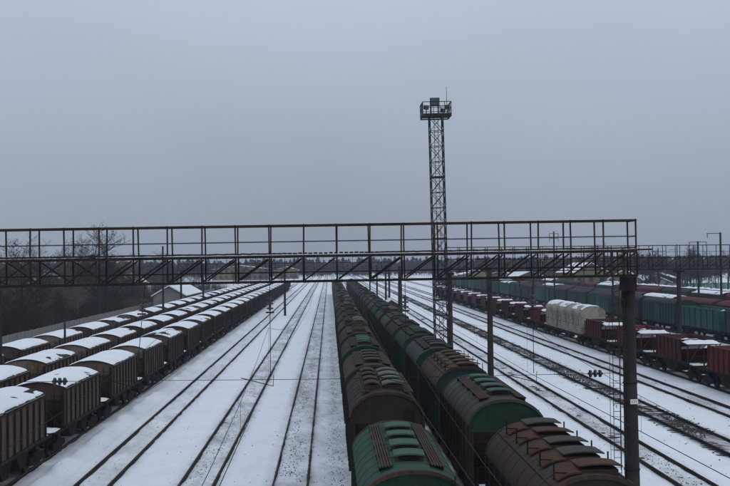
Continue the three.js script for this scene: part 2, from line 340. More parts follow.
// heap of snow on a flat rectangle
function snowPad(key, w, l, s, th = 0.1, heap = 0) {
  return gc(key, () => {
    const nx = 12, nz = Math.max(6, Math.round(l * 4)), pos = [], uv = [], idx = [];
    for (let j = 0; j <= nz; j++) for (let i = 0; i <= nx; i++) {
      const x = (i / nx - 0.5) * w, z = (j / nz - 0.5) * l, m = fbm(x * 2.5 + s * 5, z * 2.5, 3, 160 + s), e = Math.min(w / 2 - Math.abs(x), l / 2 - Math.abs(z));
      pos.push(x, (th * (0.5 + m) + heap * (fbm(x * 0.8 + s, z * 0.6, 3, 170 + s) - 0.4)) * sstep(-0.02, 0.15, e) - 0.01, z); uv.push(x / 7, z / 7 + s * 0.2);
    }
    for (let j = 0; j < nz; j++) for (let i = 0; i < nx; i++) { const a = j * (nx + 1) + i; idx.push(a, a + nx + 1, a + 1, a + 1, a + nx + 1, a + nx + 2); }
    const g = new THREE.BufferGeometry(); g.setAttribute('position', new THREE.Float32BufferAttribute(pos, 3)); g.setAttribute('uv', new THREE.Float32BufferAttribute(uv, 2)); g.setIndex(idx); g.computeVertexNormals(); return g;
  });
}

// ------------------------------------------------------------------ covered hopper of the centre trains
// o: roof, end, rim, lid, walk, side materials; style of hatches: 'lids', 'tilted', 'double', 'slats'
function coveredHopper(p, o, lod) {
  const L = 12.1, Lb = 8.9, hw = 1.52, eave = o.eave ?? 3.72, rise = o.rise ?? 0.98, K = `ch${eave}${rise}`, top = eave + rise;
  const seg = lod > 1 ? 12 : 24;
  const roof = part('roof', gc(K + 'roof' + seg, () => archBand(hw + 0.03, eave, rise, 'round', -Lb / 2, Lb / 2, 0.07, seg)), o.roof, p);
  if (lod < 2) for (let i = 0; i <= 8; i++) { const r = part(i % 8 ? 'roof_seam' : 'roof_rim', gc(K + (i % 8 ? 'seam' : 'rim'), () => archBand(hw + (i % 8 ? 0.042 : 0.06), eave, rise + (i % 8 ? 0.012 : 0.03), 'round', i % 8 ? -0.03 : -0.07, i % 8 ? 0.03 : 0.07, i % 8 ? 0.03 : 0.12, seg)), i % 8 ? o.roof : o.rim, roof); r.position.z = (i / 8 - 0.5) * (Lb - 0.06); }
  const sideG = gc(K + 'side', () => new B().box(0, (eave + 1.55) / 2, 0, 0.05, eave - 1.55, Lb - 0.1).done());
  for (const s of [-1, 1]) {
    const w = part('side_wall', sideG, o.side, p); w.position.x = s * (hw - 0.03);
    if (lod < 2) for (let i = 0; i <= 8; i++) { const r = part('rib', gc(K + 'rib', () => new B().box(0, (eave + 1.5) / 2, 0, 0.09, eave - 1.6, 0.1).done()), o.side, w); r.position.set(s * 0.07, 0, (i / 8 - 0.5) * (Lb - 0.35)); }
    const sl = part('end_gable', gc(K + 'gable', () => archFace(hw - 0.04, eave, rise - 0.06, 'round', -0.03, 0.03, eave - 0.32, seg)), o.end, p); sl.position.z = s * (Lb / 2 - 0.1);
    const h = part('hopper_slope', gc(K + 'slope', () => new B().profX([[0, eave - 0.3], [-0.08, eave - 0.3], [-2.3, 1.45], [-2.22, 1.4]], -hw + 0.07, hw - 0.07).done()), o.side, p); if (s > 0) h.position.z = Lb / 2 - 0.1; else { h.rotation.y = Math.PI; h.position.z = -Lb / 2 + 0.1; }
    if (lod < 2) {
      for (const q of [-1, 1]) { const c = part('corner_post', gc(K + 'cp', () => new B().box(0, (eave + 1.0) / 2, 0, 0.12, eave - 1.4, 0.12).done()), o.side, p); c.position.set(q * (hw - 0.14), 0, s * (Lb / 2 - 0.2)); }
      const ld = part('ladder', ladderGeo(2.9), M.under, p); ld.position.set(s * 0.95, 1.3, s * (Lb / 2 + 0.08));
      const g = part('end_grab_rail', gc('grab', () => new B().bar([-1.3, 0, 0], [1.3, 0, 0], 0.04).bar([-1.3, 0, 0], [-1.3, -0.9, 0], 0.04).bar([1.3, 0, 0], [1.3, -0.9, 0], 0.04).done()), M.under, p); g.position.set(0, 2.2, s * (L / 2 - 0.75));
    }
    const pl = part('end_platform', gc('chpl', () => new B().box(0, 1.27, 0, 2.9, 0.1, 1.75).box(0, 1.1, 0.75, 2.6, 0.32, 0.14).done()), M.under, p); pl.position.z = s * (L / 2 - 1.35); if (s < 0) pl.rotation.y = Math.PI;
    if (lod < 2) { const ps = part('platform_snow', snowPad('chps', 2.3, 1.2, 1, 0.04), snowMat, p); ps.position.set(0, 1.33, s * (L / 2 - 1.1)); }
  }
  part('underframe', gc('chuf', () => { const b = new B().box(0, 1.08, 0, 0.5, 0.34, 11); for (const z of [-1.6, 1.6]) b.profX([[z - 1.5, 1.6], [z - 0.45, 0.5], [z + 0.45, 0.5], [z + 1.5, 1.6]], -1.25, 1.25); for (const s of [-1, 1]) b.box(s * 1.4, 1.45, 0, 0.12, 0.22, 8.6); return b.done(); }), M.under, p);
  bogie(p, 3.95, lod); bogie(p, -3.95, lod); if (lod < 2) couplers(p, L / 2);
  // roof fittings
  const ay = x => eave + rise * archR(x / hw, 'round');
  if (o.style === 'lids' || o.style === 'slats') {
    const n = 4, dz = 1.72;
    for (let i = 0; i < n; i++) {
      const h = part('hatch', gc('coam' + lod, () => new B().box(0, 0, 0, 0.84, 0.22, 0.82).done()), o.walk, p); h.position.set(0, top + 0.03, (i - 1.5) * dz);
      const l = part('hatch_lid', gc('lid', () => { const a = archPts(0.46, 0, 0.05, 'flat', 8), b = archPts(0.46, -0.05, 0.05, 'flat', 8).reverse(); return new B().prof([...a, ...b], -0.48, 0.48).done(); }), o.lid, h); l.position.set(rr(-0.02, 0.02), 0.145, 0); l.rotation.x = -0.02 + rr(-0.03, 0.03); l.rotation.y = rr(-0.03, 0.03);
      if (lod < 1) part('hinge', gc('hinge', () => new B().box(0, 0.06, 0.44, 0.6, 0.1, 0.06).done()), M.under, h);
    }
    for (const s of [-1, 1]) {
      const x = s * 0.76, y = ay(0.76) + 0.12, w = new THREE.Group(); w.name = 'walkway'; w.position.set(x, y, 0); w.rotation.z = -s * 0.16; p.add(w);
      if (lod < 2) { for (let i = 0; i < 5; i++) { const b = part('slat', gc('slat', () => new B().box(0, 0, 0, 0.055, 0.035, 7.6).done()), o.walk, w); b.position.x = (i - 2) * 0.082; }
        for (let i = 0; i < 5; i++) part('bearer', gc('bear', () => new B().box(0, -0.09, 0, 0.42, 0.15, 0.06).done()), M.under, w).position.z = (i - 2) * 1.75;
      } else part('slats', gc('slatw', () => new B().box(0, -0.04, 0, 0.46, 0.1, 7.6).done()), o.walk, w);
    }
  } else if (o.style === 'tilted') {
    for (let i = 0; i < 5; i++) {
      const h = part('hatch', gc('thc', () => new B().box(0.15, -0.05, 0, 1.1, 0.2, 0.9).done()), o.walk, p); h.position.set(0.05, top + 0.02, (i - 2) * 1.8);
      const l = part('hatch_lid', gc('tlid', () => { const a = archPts(0.6, 0, 0.06, 'flat', 8), b = archPts(0.6, -0.04, 0.06, 'flat', 8).reverse(); return new B().prof([...a, ...b], -0.52, 0.52).done(); }), i % 3 === 1 ? o.lid : o.lid2 ?? o.lid, h); l.position.set(0.2, 0.15, 0); l.rotation.x = -0.03 + rr(-0.03, 0.03); l.rotation.z = rr(-0.04, 0.04);
      const c = part('hatch_step', gc('tstep', () => { const a = archPts(0.36, 0, 0.07, 'flat', 6), b = archPts(0.36, -0.05, 0.07, 'flat', 6).reverse(); return new B().prof([...a, ...b], -0.42, 0.42).done(); }), o.lid, h); c.position.set(-0.68, -0.04, 0.2); c.rotation.set(0.1, 0, 0.3);
      if (lod < 1) part('bracket', gc('tbr', () => new B().bar([-1.08, -0.2, 0.5], [-1.08, 0.28, 0.5], 0.04).bar([-1.08, 0, 0.5], [-0.6, -0.02, 0.5], 0.035).bar([0.9, -0.2, 0.5], [0.9, 0.2, 0.5], 0.04).done()), M.under, h);
    }
    const e = part('roof_rail', gc('rrail', () => new B().box(0, 0, 0, 0.05, 0.06, 8.4).done()), o.walk, p); e.position.set(-1.12, ay(1.12) + 0.05, 0);
    const e2 = part('roof_rail', gc('rrail', null), o.walk, p); e2.position.set(1.12, ay(1.12) + 0.05, 0);
  } else {                                        // two rows of hatches
    for (const s of [-1, 1]) for (let i = 0; i < 4; i++) {
      const h = part('hatch', gc('dh' + s, () => new B().box(0, 0, 0, s < 0 ? 0.6 : 0.8, 0.22, 0.95).done()), s < 0 ? o.walk : o.roof, p); h.position.set(s < 0 ? -0.55 : 0.38, top + 0.04, (i - 1.5) * 1.75);
      const l = part('hatch_lid', gc('dl' + s, () => { const w = s < 0 ? 0.34 : 0.48, a = archPts(w, 0, 0.1, 'flat', 8), b = archPts(w, -0.06, 0.1, 'flat', 8).reverse(); return new B().prof([...a, ...b], -0.5, 0.5).done(); }), s < 0 ? o.walk : o.lid, h); l.position.y = 0.15; l.rotation.x = -0.02 + rr(-0.04, 0.04);
    }
    const w = part('walkway', gc('dw', () => { const b = new B(); for (let i = 0; i < 4; i++) b.box(-1.0 + i * 0.1, 0, 0, 0.07, 0.04, 7.4, 0, 0, 0); return b.done(); }), o.walk, p); w.position.set(0, ay(0.9) + 0.14, 0);
    const w2 = part('walkway', gc('dw', null), o.walk, p); w2.position.set(1.85, ay(0.9) + 0.1, 0);
  }
}
const HV = [
  { d: 'green roof and slatted walkways', roof: M.green1, end: M.green2, rim: M.brown1, lid: M.lidGreen, walk: M.brown3, side: M.green2, style: 'lids' },
  { d: 'rusty roof, two hatch rows', roof: M.brown4, end: M.brown2, rim: M.brown1, lid: M.lidPale, walk: M.rust1, side: M.brown2, style: 'double' },
  { d: 'brown roof and green gable', roof: M.brown1, end: M.green2, rim: M.brown3, lid: M.brown3, walk: M.rust1, side: M.brown2, style: 'slats' },
  { d: 'dark roof with pale green hatch lids', roof: M.brown4, end: M.green2, rim: M.green2, lid: M.lidGreen, walk: M.brown2, side: M.green2, style: 'lids' },
  { d: 'brown roof and rusty tilted lids', roof: M.brown3, end: M.brown2, rim: M.brown1, lid: M.rust2, lid2: M.grey1, walk: M.rust1, side: M.brown2, style: 'tilted' },
  { d: 'grey green roof and green gable', roof: M.grey1, end: M.green2, rim: M.grey1, lid: M.lidGreen, walk: M.brown1, side: M.brown4, style: 'slats' },
  { d: 'rusty orange lids and teal end', roof: M.brown1, end: M.teal, rim: M.brown2, lid: M.rust2, walk: M.rust1, side: M.green2, style: 'tilted' },
  { d: 'grey roof with a green rim', roof: M.grey2, end: M.green2, rim: M.green2, lid: M.grey1, walk: M.brown2, side: M.brown2, style: 'slats' },
  { d: 'dark green roof', roof: M.green2, end: M.green2, rim: M.green3, lid: M.green1, walk: M.brown2, side: M.green2, style: 'lids' },
  { d: 'plain brown roof', roof: M.brown2, end: M.brown4, rim: M.brown1, lid: M.brown3, walk: M.brown1, side: M.brown4, style: 'lids' },
  { d: 'dull brown roof with pale lids', roof: M.brown1, end: M.brown4, rim: M.brown2, lid: M.lidPale, walk: M.brown2, side: M.brown2, style: 'double' },
];
{
  const D = [0, 1, 2, 3, 9, 10, 8, 9, 3, 10, 1, 9, 8, 10, 9, 2, 9, 8, 10, 9, 1, 9, 8, 9];
  D.forEach((v, i) => {
    const d = i ? 29.5 + 12.3 * i : 28.4, mid = d + 4.45, o = { ...HV[v] }; if (i === 0) { o.eave = 3.4; o.rise = 0.95; } else if (i === 1) { o.eave = 3.85; }
    const t = thing('covered_hopper_wagon', `hopper with ${o.d}, ${ord(i)} in the centre train`, 'hopper wagon', [TRACKS.D, RAIL, -mid], 0, 'covered hoppers of the centre train');
    coveredHopper(t, o, d < 60 ? 0 : d < 140 ? 1 : 2);
  });
  const E = [4, 5, 6, 7, 8, 9, 0, 10, 8, 5, 9, 8, 1, 9, 8, 10, 9, 8, 2, 9, 8, 9, 10, 8, 9];
  E.forEach((v, i) => {
    const d = i ? 28 + 12.0 * i : 26.6, mid = d + 4.45, o = { ...HV[v] }; if (i === 0) { o.rise = 1.1; o.eave = 3.42; }
    const t = thing('covered_hopper_wagon', `hopper with ${o.d}, ${ord(i)} in the right hopper train`, 'hopper wagon', [TRACKS.E, RAIL, -mid], 0, 'covered hoppers of the train right of the centre');
    coveredHopper(t, o, d < 60 ? 0 : d < 140 ? 1 : 2);
  });
}

// ------------------------------------------------------------------ snow-roofed ribbed hoppers of the left rows
function ribbedHopper(p, o, lod, s) {   // the body sits on its underframe; o.lift raises a taller type
  const L = 12.1, Lb = 8.1, hw = 1.5, eave = 3.52, rise = 0.36;
  part('roof', gc('rhroof' + (lod > 1 ? 8 : 18), () => archBand(hw + 0.04, eave, rise, 'flat', -Lb / 2, Lb / 2, 0.06, lod > 1 ? 8 : 18)), M.wagonRib, p);
  part('snow_cover', snowArch(`rhs${s * 5 % 8}`, hw + 0.02, eave, rise, 'flat', Lb - 0.1, [0.25, 0.28, 0.36, 0.2, 0.38, 0.27, 0.33, 0.22][s * 5 % 8], s * 5 % 8), snowMat, p);
  for (const q of [-1, 1]) {
    const w = part('side_wall', gc('rhside', () => new B().box(0, 2.45, 0, 0.05, 2.0, Lb - 0.04).done()), o.side, p); w.position.x = q * (hw - 0.04);
    if (lod < 1) {
      for (let i = 0; i <= 8; i++) { const r = part('rib', gc('rhrib', () => new B().box(0, 2.45, 0, 0.1, 2.0, 0.11).done()), M.wagonRib, w); r.position.set(q * 0.075, 0, (i / 8 - 0.5) * (Lb - 0.16)); }
      part('top_rail', gc('rhtop' + q, () => new B().box(q * 0.05, 3.4, 0, 0.09, 0.1, Lb - 0.02).box(q * 0.05, 1.46, 0, 0.1, 0.12, Lb - 0.02).done()), M.wagonRib, w);
    } else part('ribs', gc('rhribs' + q, () => { const b = new B(); for (let i = 0; i <= 8; i++) b.box(q * 0.075, 2.45, (i / 8 - 0.5) * (Lb - 0.16), 0.1, 2.0, 0.11); b.box(q * 0.05, 1.46, 0, 0.1, 0.12, Lb - 0.02); return b.done(); }), M.wagonRib, w);
    const g = part('end_gable', gc('rhgable', () => archFace(hw - 0.05, eave, rise - 0.07, 'flat', -0.03, 0.03, 2.9, 12)), o.end, p); g.position.z = q * (Lb / 2 - 0.12);
    const h = part('hopper_slope', gc('rhslope', () => new B().profX([[0, 2.9], [-0.07, 2.9], [-1.7, 1.4], [-1.62, 1.35]], -hw + 0.08, hw - 0.08).done()), o.end, p); if (q > 0) h.position.z = Lb / 2 - 0.12; else { h.rotation.y = Math.PI; h.position.z = -Lb / 2 + 0.12; }
    if (lod < 2) {
      for (const e of [-1, 1]) { const c = part('corner_post', gc('rhcp', () => new B().box(0, 2.4, 0, 0.2, 2.05, 0.14).done()), M.wagonRib, p); c.position.set(e * (hw - 0.16), 0, q * (Lb / 2 - 0.09)); }
      for (const e of [-1, 1]) { const c = part('end_brace', gc('rhbr' + e, () => new B().bar([e * 1.15, 1.4, 0], [e * 0.15, 2.85, 0], 0.09, 0.06).done()), M.wagonRib, p); c.position.z = q * (Lb / 2 - 0.05); }
      const ld = part('ladder', ladderGeo(2.1), M.under, p); ld.position.set(q * 1.1, 1.3, q * (Lb / 2 + 0.06));
      const ps = part('platform_snow', snowPad('rhps', 2.5, 1.5, 2, 0.11), snowMat, p); ps.position.set(0, 1.33, q * (L / 2 - 1.25));
    }
    const pl = part('end_platform', gc('rhpl', () => new B().box(0, 1.27, 0, 2.8, 0.12, 1.95).box(0, 1.1, 0.85, 2.6, 0.3, 0.14).done()), M.under, p); pl.position.z = q * (L / 2 - 1.35); if (q < 0) pl.rotation.y = Math.PI;
  }
  part('underframe', gc('rhuf', () => { const b = new B().box(0, 1.08, 0, 0.5, 0.34, 11); for (const z of [-1.3, 1.3]) b.profX([[z - 1.25, 1.5], [z - 0.4, 0.5], [z + 0.4, 0.5], [z + 1.25, 1.5]], -1.2, 1.2); for (const e of [-1, 1]) b.box(e * 1.38, 1.34, 0, 0.12, 0.2, 8); return b.done(); }), M.under, p);
  bogie(p, 3.95, lod); bogie(p, -3.95, lod); if (lod < 2) couplers(p, L / 2);
}
{
  const rows = [['L1', 43.6, 28, 'row beside the empty track'], ['L2', 45.1, 27, 'middle left row'], ['L3', 56.6, 25, 'row nearest the wall']];
  let s = 0;
  for (const [k, d0, n, where] of rows) for (let i = 0; i < n; i++) {
    const d = d0 + 12.05 * i, side = [M.wagonA, M.wagonA, M.wagonB, M.wagonB, M.wagonC][hash(i, k.charCodeAt(1), 5) * 5 | 0];
    const o = { side, end: hash(i, k.charCodeAt(1), 6) > 0.5 ? M.wagonEnd : side };
    const c = side === M.wagonC ? 'reddish' : side === M.wagonA ? 'grey brown' : 'dark brown';
    const t = thing('ribbed_hopper_wagon', `${c} ribbed wagon with snowy arched roof, ${ord(i)} in the ${where}`, 'hopper wagon', [TRACKS[k] + rr(-0.02, 0.02), RAIL, -(d + 3.95)], 0, `ribbed wagons in the ${where}`);
    if (i % 2) t.rotation.y = Math.PI;
    ribbedHopper(t, o, d < 90 ? 0 : d < 150 ? 1 : 2, s++); if (k === 'L1' && i === 0) t.scale.y = 1.06;
  }
}

// ------------------------------------------------------------------ red ballast hoppers
function ballastHopper(p, m, lod, s) {
  const L = 12.4, Lb = 6.2, hw = 1.5;
  for (const q of [-1, 1]) {
    const w = part('side_wall', gc('bhside', () => new B().box(0, 2.4, 0, 0.06, 1.85, Lb).done()), m, p); w.position.x = q * hw;
    if (lod < 2) { for (let i = 0; i <= 6; i++) { const r = part('rib', gc('bhrib', () => new B().box(0, 2.4, 0, 0.1, 1.85, 0.1).done()), m, w); r.position.set(q * 0.08, 0, (i / 6 - 0.5) * (Lb - 0.12)); }
      part('top_rail', gc('bhtop', () => new B().box(0, 3.33, 0, 0.16, 0.1, Lb + 0.1).done()), m, w); }
    const h = part('end_slope', gc('bhslope', () => new B().profX([[0, 3.35], [-0.08, 3.35], [-1.9, 1.35], [-1.82, 1.3]], -hw + 0.05, hw - 0.05).done()), m, p); if (q > 0) h.position.z = Lb / 2; else { h.rotation.y = Math.PI; h.position.z = -Lb / 2; }
    const c = part('end_canopy', gc('bhcan', () => new B().box(0, 3.08, 0.7, 2.95, 0.06, 1.5, 0.09).done()), M.red2, p); if (q < 0) c.rotation.y = Math.PI; c.position.z = q * Lb / 2;
    const cs = part('canopy_snow', snowPad('bhcs' + s % 3, 2.85, 1.4, s % 3, 0.16), snowMat, p); cs.position.set(0, 3.12, q * (Lb / 2 + 0.7)); cs.rotation.x = q * 0.09;
    if (lod < 2) {
      for (const e of [-1, 1]) { const k = part('canopy_post', gc('bhcp' + e, () => new B().bar([e * 1.38, 1.3, 0], [e * 1.38, 3.05, 0], 0.09).bar([e * 1.38, 1.35, 0.04], [e * 0.3, 2.95, 0.04], 0.07).done()), M.red2, p); k.position.z = q * (Lb / 2 + 1.3); }
      const rl = part('platform_rail', gc('bhrl', () => new B().bar([-1.38, 2.1, 0], [1.38, 2.1, 0], 0.05).bar([-1.38, 1.7, 0], [1.38, 1.7, 0], 0.04).done()), M.red2, p); rl.position.z = q * (L / 2 - 0.75);
      const ps = part('platform_snow', snowPad('bhps', 2.4, 1.6, 4, 0.09), snowMat, p); ps.position.set(0, 1.33, q * (L / 2 - 1.8));
    }
    const pl = part('end_platform', gc('bhpl', () => new B().box(0, 1.27, 0, 2.9, 0.12, 2.5).box(0, 1.1, 1.15, 2.6, 0.3, 0.14).done()), M.under, p); pl.position.z = q * (L / 2 - 1.8); if (q < 0) pl.rotation.y = Math.PI;
  }
  const ld = part('snow_load', snowPad('bhload' + s % 3, 2.9, Lb - 0.1, 6 + s % 3, 0.25, 0.8), snowMat, p); ld.position.y = 2.55;
  part('underframe', gc('bhuf', () => { const b = new B().box(0, 1.08, 0, 0.5, 0.34, 11.4).profX([[-2.2, 1.5], [-0.8, 0.45], [0.8, 0.45], [2.2, 1.5]], -1.3, 1.3); for (const e of [-1, 1]) b.box(e * 1.42, 1.4, 0, 0.14, 0.24, 9.4); return b.done(); }), M.under, p);
  bogie(p, 4.3, lod); bogie(p, -4.3, lod); if (lod < 2) couplers(p, L / 2);
}
{
  const front = [59.7, 72.2, 84.7, 97.2, 109.7];
  front.forEach((d, i) => {
    const t = thing('ballast_hopper_wagon', `rusty red open hopper with snowy end canopy, ${ord(i)} from the right`, 'hopper wagon', [TRACKS.I, RAIL, -(d + 3.1)], 0, 'red ballast hoppers before the beige wagon');
    ballastHopper(t, i % 2 ? M.red1 : M.red2, d < 120 ? 1 : 2, i);
  });
  for (let i = 0; i < 12; i++) {
    const d = 141.6 + 12.5 * i;
    const t = thing('ballast_hopper_wagon', `dark red open hopper wagon, ${ord(i)} behind the beige service wagon`, 'hopper wagon', [TRACKS.I, RAIL, -(d + 3.1)], 0, 'red ballast hoppers beyond the beige wagon');
    ballastHopper(t, i % 3 ? M.red2 : M.red1, d < 190 ? 1 : 2, i);
  }
}
// beige service wagon among them
{
  const p = thing('service_wagon', 'beige windowed service wagon with snow on its rounded roof among red hoppers', 'railway wagon', [TRACKS.I, RAIL, -128.3]);
  const Lb = 19.3, hw = 1.45, eave = 3.85, rise = 0.85;
  part('roof', archBand(hw + 0.05, eave, rise, 'round', -Lb / 2 - 0.05, Lb / 2 + 0.05, 0.07, 24), M.beige, p);
  part('roof_snow', snowArch('svs', hw, eave, rise, 'round', Lb, 0.53, 3, 0.08), snowMat, p);
  for (const q of [-1, 1]) {
    const w = part('side_wall', new B().box(0, 2.6, 0, 0.06, 2.5, Lb).done(), M.beige, p); w.position.x = q * hw;
    for (let i = 0; i < 9; i++) part('siding_strip', gc('svst', () => new B().box(0, 0, 0, 0.02, 0.03, Lb - 0.02).done()), M.grey1, w).position.set(q * 0.035, 1.55 + i * 0.25, 0);
    const wz = [-8.2, -6.2, -4.4, -1.2, 1.4, 3.4, 5.4, 8.0];
    for (const z of wz) {
      const n = part('window', gc('svwf', () => new B().box(0, 0.52, 0, 0.05, 0.06, 0.78).box(0, -0.52, 0, 0.05, 0.06, 0.78).box(0, 0, 0.36, 0.05, 0.98, 0.06).box(0, 0, -0.36, 0.05, 0.98, 0.06).done()), M.wood, p); n.position.set(q * (hw + 0.05), 2.85, z);
      part('pane', gc('svwp', () => new B().box(0, 0, 0, 0.03, 1.0, 0.68).done()), M.glass, n);
    }
    const dr = part('door', gc('svdr', () => new B().box(0, 2.55, 0, 0.05, 2.1, 0.85).done()), M.wagonA, p); dr.position.set(q * (hw + 0.045), 0, -2.9); part('handle', gc('svh', () => new B().box(0, 2.3, 0.3, 0.06, 0.2, 0.04).done()), M.under, dr).position.x = q * 0.03;
    const e = part('end_wall', gc('svend', () => archFace(hw, eave, rise - 0.06, 'round', -0.03, 0.03, 1.35, 20)), M.beige, p); e.position.z = q * Lb / 2;
    const ed = part('end_door', gc('sved', () => new B().box(0, 2.4, 0, 0.85, 2.0, 0.06).done()), M.beige, p); ed.position.z = q * (Lb / 2 + 0.045);
  }
  for (const z of [-5, 0.5, 6]) part('roof_vent', gc('svv', () => new B().cyl([0, 0, 0], [0, 0.3, 0], 0.12).cyl([0, 0.3, 0], [0, 0.36, 0], 0.2).done()), M.roofDark, p).position.set(0.15, eave + rise - 0.03, z);
  part('underframe', new B().box(0, 1.15, 0, 2.7, 0.3, Lb).box(0.9, 0.8, -1.5, 0.7, 0.5, 2.4).box(-0.9, 0.8, 1.8, 0.7, 0.5, 2.0).done(), M.under, p);
  bogie(p, 6.6, 1); bogie(p, -6.6, 1); couplers(p, Lb / 2 + 0.55);
}

// ------------------------------------------------------------------ boxcars and gondolas on the far right
function boxcar(p, side, roof, lod, s, snow) {
  const Lb = 14.2, hw = 1.5, eave = 3.95, rise = 0.6;
  part('roof', gc('bxroof', () => archBand(hw + 0.05, eave, rise, 'round', -Lb / 2, Lb / 2, 0.07, 16)), roof, p);
  if (snow) part('roof_snow', snowArch(`bxs${s % 2}${snow}`, hw, eave, rise, 'round', Lb - 0.2, snow, s % 2 + 2, 0.09), snowMat, p);
  for (const q of [-1, 1]) {
    const w = part('side_wall', gc('bxside', () => new B().box(0, 2.6, 0, 0.06, 2.75, Lb - 0.04).done()), side, p); w.position.x = q * hw;
    if (lod < 2) for (let i = 0; i <= 12; i++) if (i !== 6) part('rib', gc('bxrib', () => new B().box(0, 2.6, 0, 0.09, 2.7, 0.1).done()), side, w).position.set(q * 0.07, 0, (i / 12 - 0.5) * (Lb - 0.2));
    const d = part('door', gc('bxdoor', () => new B().box(0, 2.55, 0, 0.06, 2.4, 2.1).box(0, 3.8, 0, 0.1, 0.08, 4.4).done()), side, p); d.position.set(q * (hw + 0.09), 0, 0);
    if (lod < 2) part('hatch_window', gc('bxhw', () => new B().box(0, 3.3, -3.6, 0.06, 0.45, 0.75).box(0, 3.3, 3.6, 0.06, 0.45, 0.75).done()), M.roofDark, p).position.x = q * (hw + 0.04);
    part('end_wall', gc('bxend', () => archFace(hw - 0.02, eave, rise - 0.06, 'round', -0.03, 0.03, 1.25, 16)), side, p).position.z = q * (Lb / 2 - 0.04);
  }
  part('underframe', gc('bxuf', () => new B().box(0, 1.12, 0, 2.6, 0.25, Lb).box(0, 0.8, 0, 0.9, 0.5, 3).done()), M.under, p);
  bogie(p, 5, 2); bogie(p, -5, 2); if (lod < 2) couplers(p, Lb / 2 + 0.6);
}
function gondola(p, side, lod, s) {
  const Lb = 14.2, hw = 1.52;
  for (const q of [-1, 1]) {
    const w = part('side_wall', gc('gnside', () => new B().box(0, 2.6, 0, 0.07, 2.5, Lb).done()), side, p); w.position.x = q * hw;
    if (lod < 2) { for (let i = 0; i <= 7; i++) part('rib', gc('gnrib', () => new B().box(0, 2.6, 0, 0.14, 2.5, 0.2).done()), side, w).position.set(q * 0.1, 0, (i / 7 - 0.5) * (Lb - 0.2)); part('top_rail', gc('gntop', () => new B().box(0, 3.87, 0, 0.2, 0.12, Lb).done()), side, w); }
    part('end_wall', gc('gnend', () => new B().box(0, 2.6, 0, 2.95, 2.5, 0.07).done()), side, p).position.z = q * (Lb / 2 - 0.03);
  }
  part('snow_load', snowPad('gnload' + s % 2, 2.95, Lb - 0.15, s % 2 + 3, 0.2, 0.7), snowMat, p).position.y = lod > 1 ? 3.6 : 3.15;
  part('underframe', gc('bxuf', () => new B().box(0, 1.12, 0, 2.6, 0.25, Lb).box(0, 0.8, 0, 0.9, 0.5, 3).done()), M.under, p);
  bogie(p, 5, 2); bogie(p, -5, 2); if (lod < 2) couplers(p, Lb / 2 + 0.6);
}
{
  const kinds = ['bg', 'g2', 'g', 'b2', 'd', 'b', 'b2', 'b2', 'b', 'd', 'b2', 'b', 'b2', 'd', 'b2', 'b', 'b2', 'b', 'd', 'b2', 'b', 'b2', 'b'];
  kinds.forEach((k, i) => {
    const d = 88.5 + 15.9 * i, pos = [TRACKS.J, RAIL, -(d + 7.1)], side = k === 'd' ? M.roofDark : k.includes('2') ? M.boxGreen2 : M.boxGreen;
    const open = k.includes('g'), c = k === 'd' ? 'dark' : k.includes('2') ? 'dull green' : 'bright green';
    const t = thing(open ? 'gondola_wagon' : 'boxcar', `${c} ${open ? 'open wagon' : 'boxcar with arched roof'}, ${ord(i)} from the right in the green train`, open ? 'open wagon' : 'boxcar', pos, 0, 'wagons of the green train');
    if (open) gondola(t, side, d < 180 ? 1 : 2, i); else boxcar(t, side, M.roofDark, d < 180 ? 1 : 2, i, i === 11 ? 0.5 : 0);
  });
  for (let i = 0; i < 16; i++) {
    const d = 103 + 15.9 * i, dark = i > 3 && i % 3 !== 1;
    const t = thing('boxcar', `${dark ? 'dark' : 'maroon'} roofed boxcar behind the green train, ${ord(i)} from the right`, 'boxcar', [TRACKS.K, RAIL, -(d + 7.1)], 0, 'boxcars behind the green train');
    boxcar(t, M.red2, dark ? M.roofDark : M.maroon, d < 160 ? 1 : 2, i, i === 3 ? 0.3 : i === 8 || i === 12 ? 0.48 : 0);
  }
  for (let i = 0; i < 17; i++) {
    const d = 132 + 15.9 * i, c = ['dark roofed green', 'maroon', 'dark'][i * 7 % 3];
    const t = thing('boxcar', `${c} boxcar in the third row behind the green train, ${ord(i)} from right`, 'boxcar', [TRACKS.Q, RAIL, -(d + 7.1)], 0, 'third row of boxcars');
    boxcar(t, c === 'maroon' ? M.red2 : c === 'dark' ? M.wagonRib : M.boxGreen2, c === 'maroon' ? M.maroon : M.roofDark, 2, i, i % 4 === 2 ? 0.44 : 0);
  }
  for (let i = 0; i < 12; i++) {
    const d = 175 + 15.9 * i;
    const t = thing('gondola_wagon', `dark open wagon filled with snow on the farthest track, ${ord(i)} from right`, 'open wagon', [TRACKS.P, RAIL, -(d + 7.1)], 0, 'dark snow filled wagons on the farthest track');
    gondola(t, M.wagonRib, 2, i);
  }
}

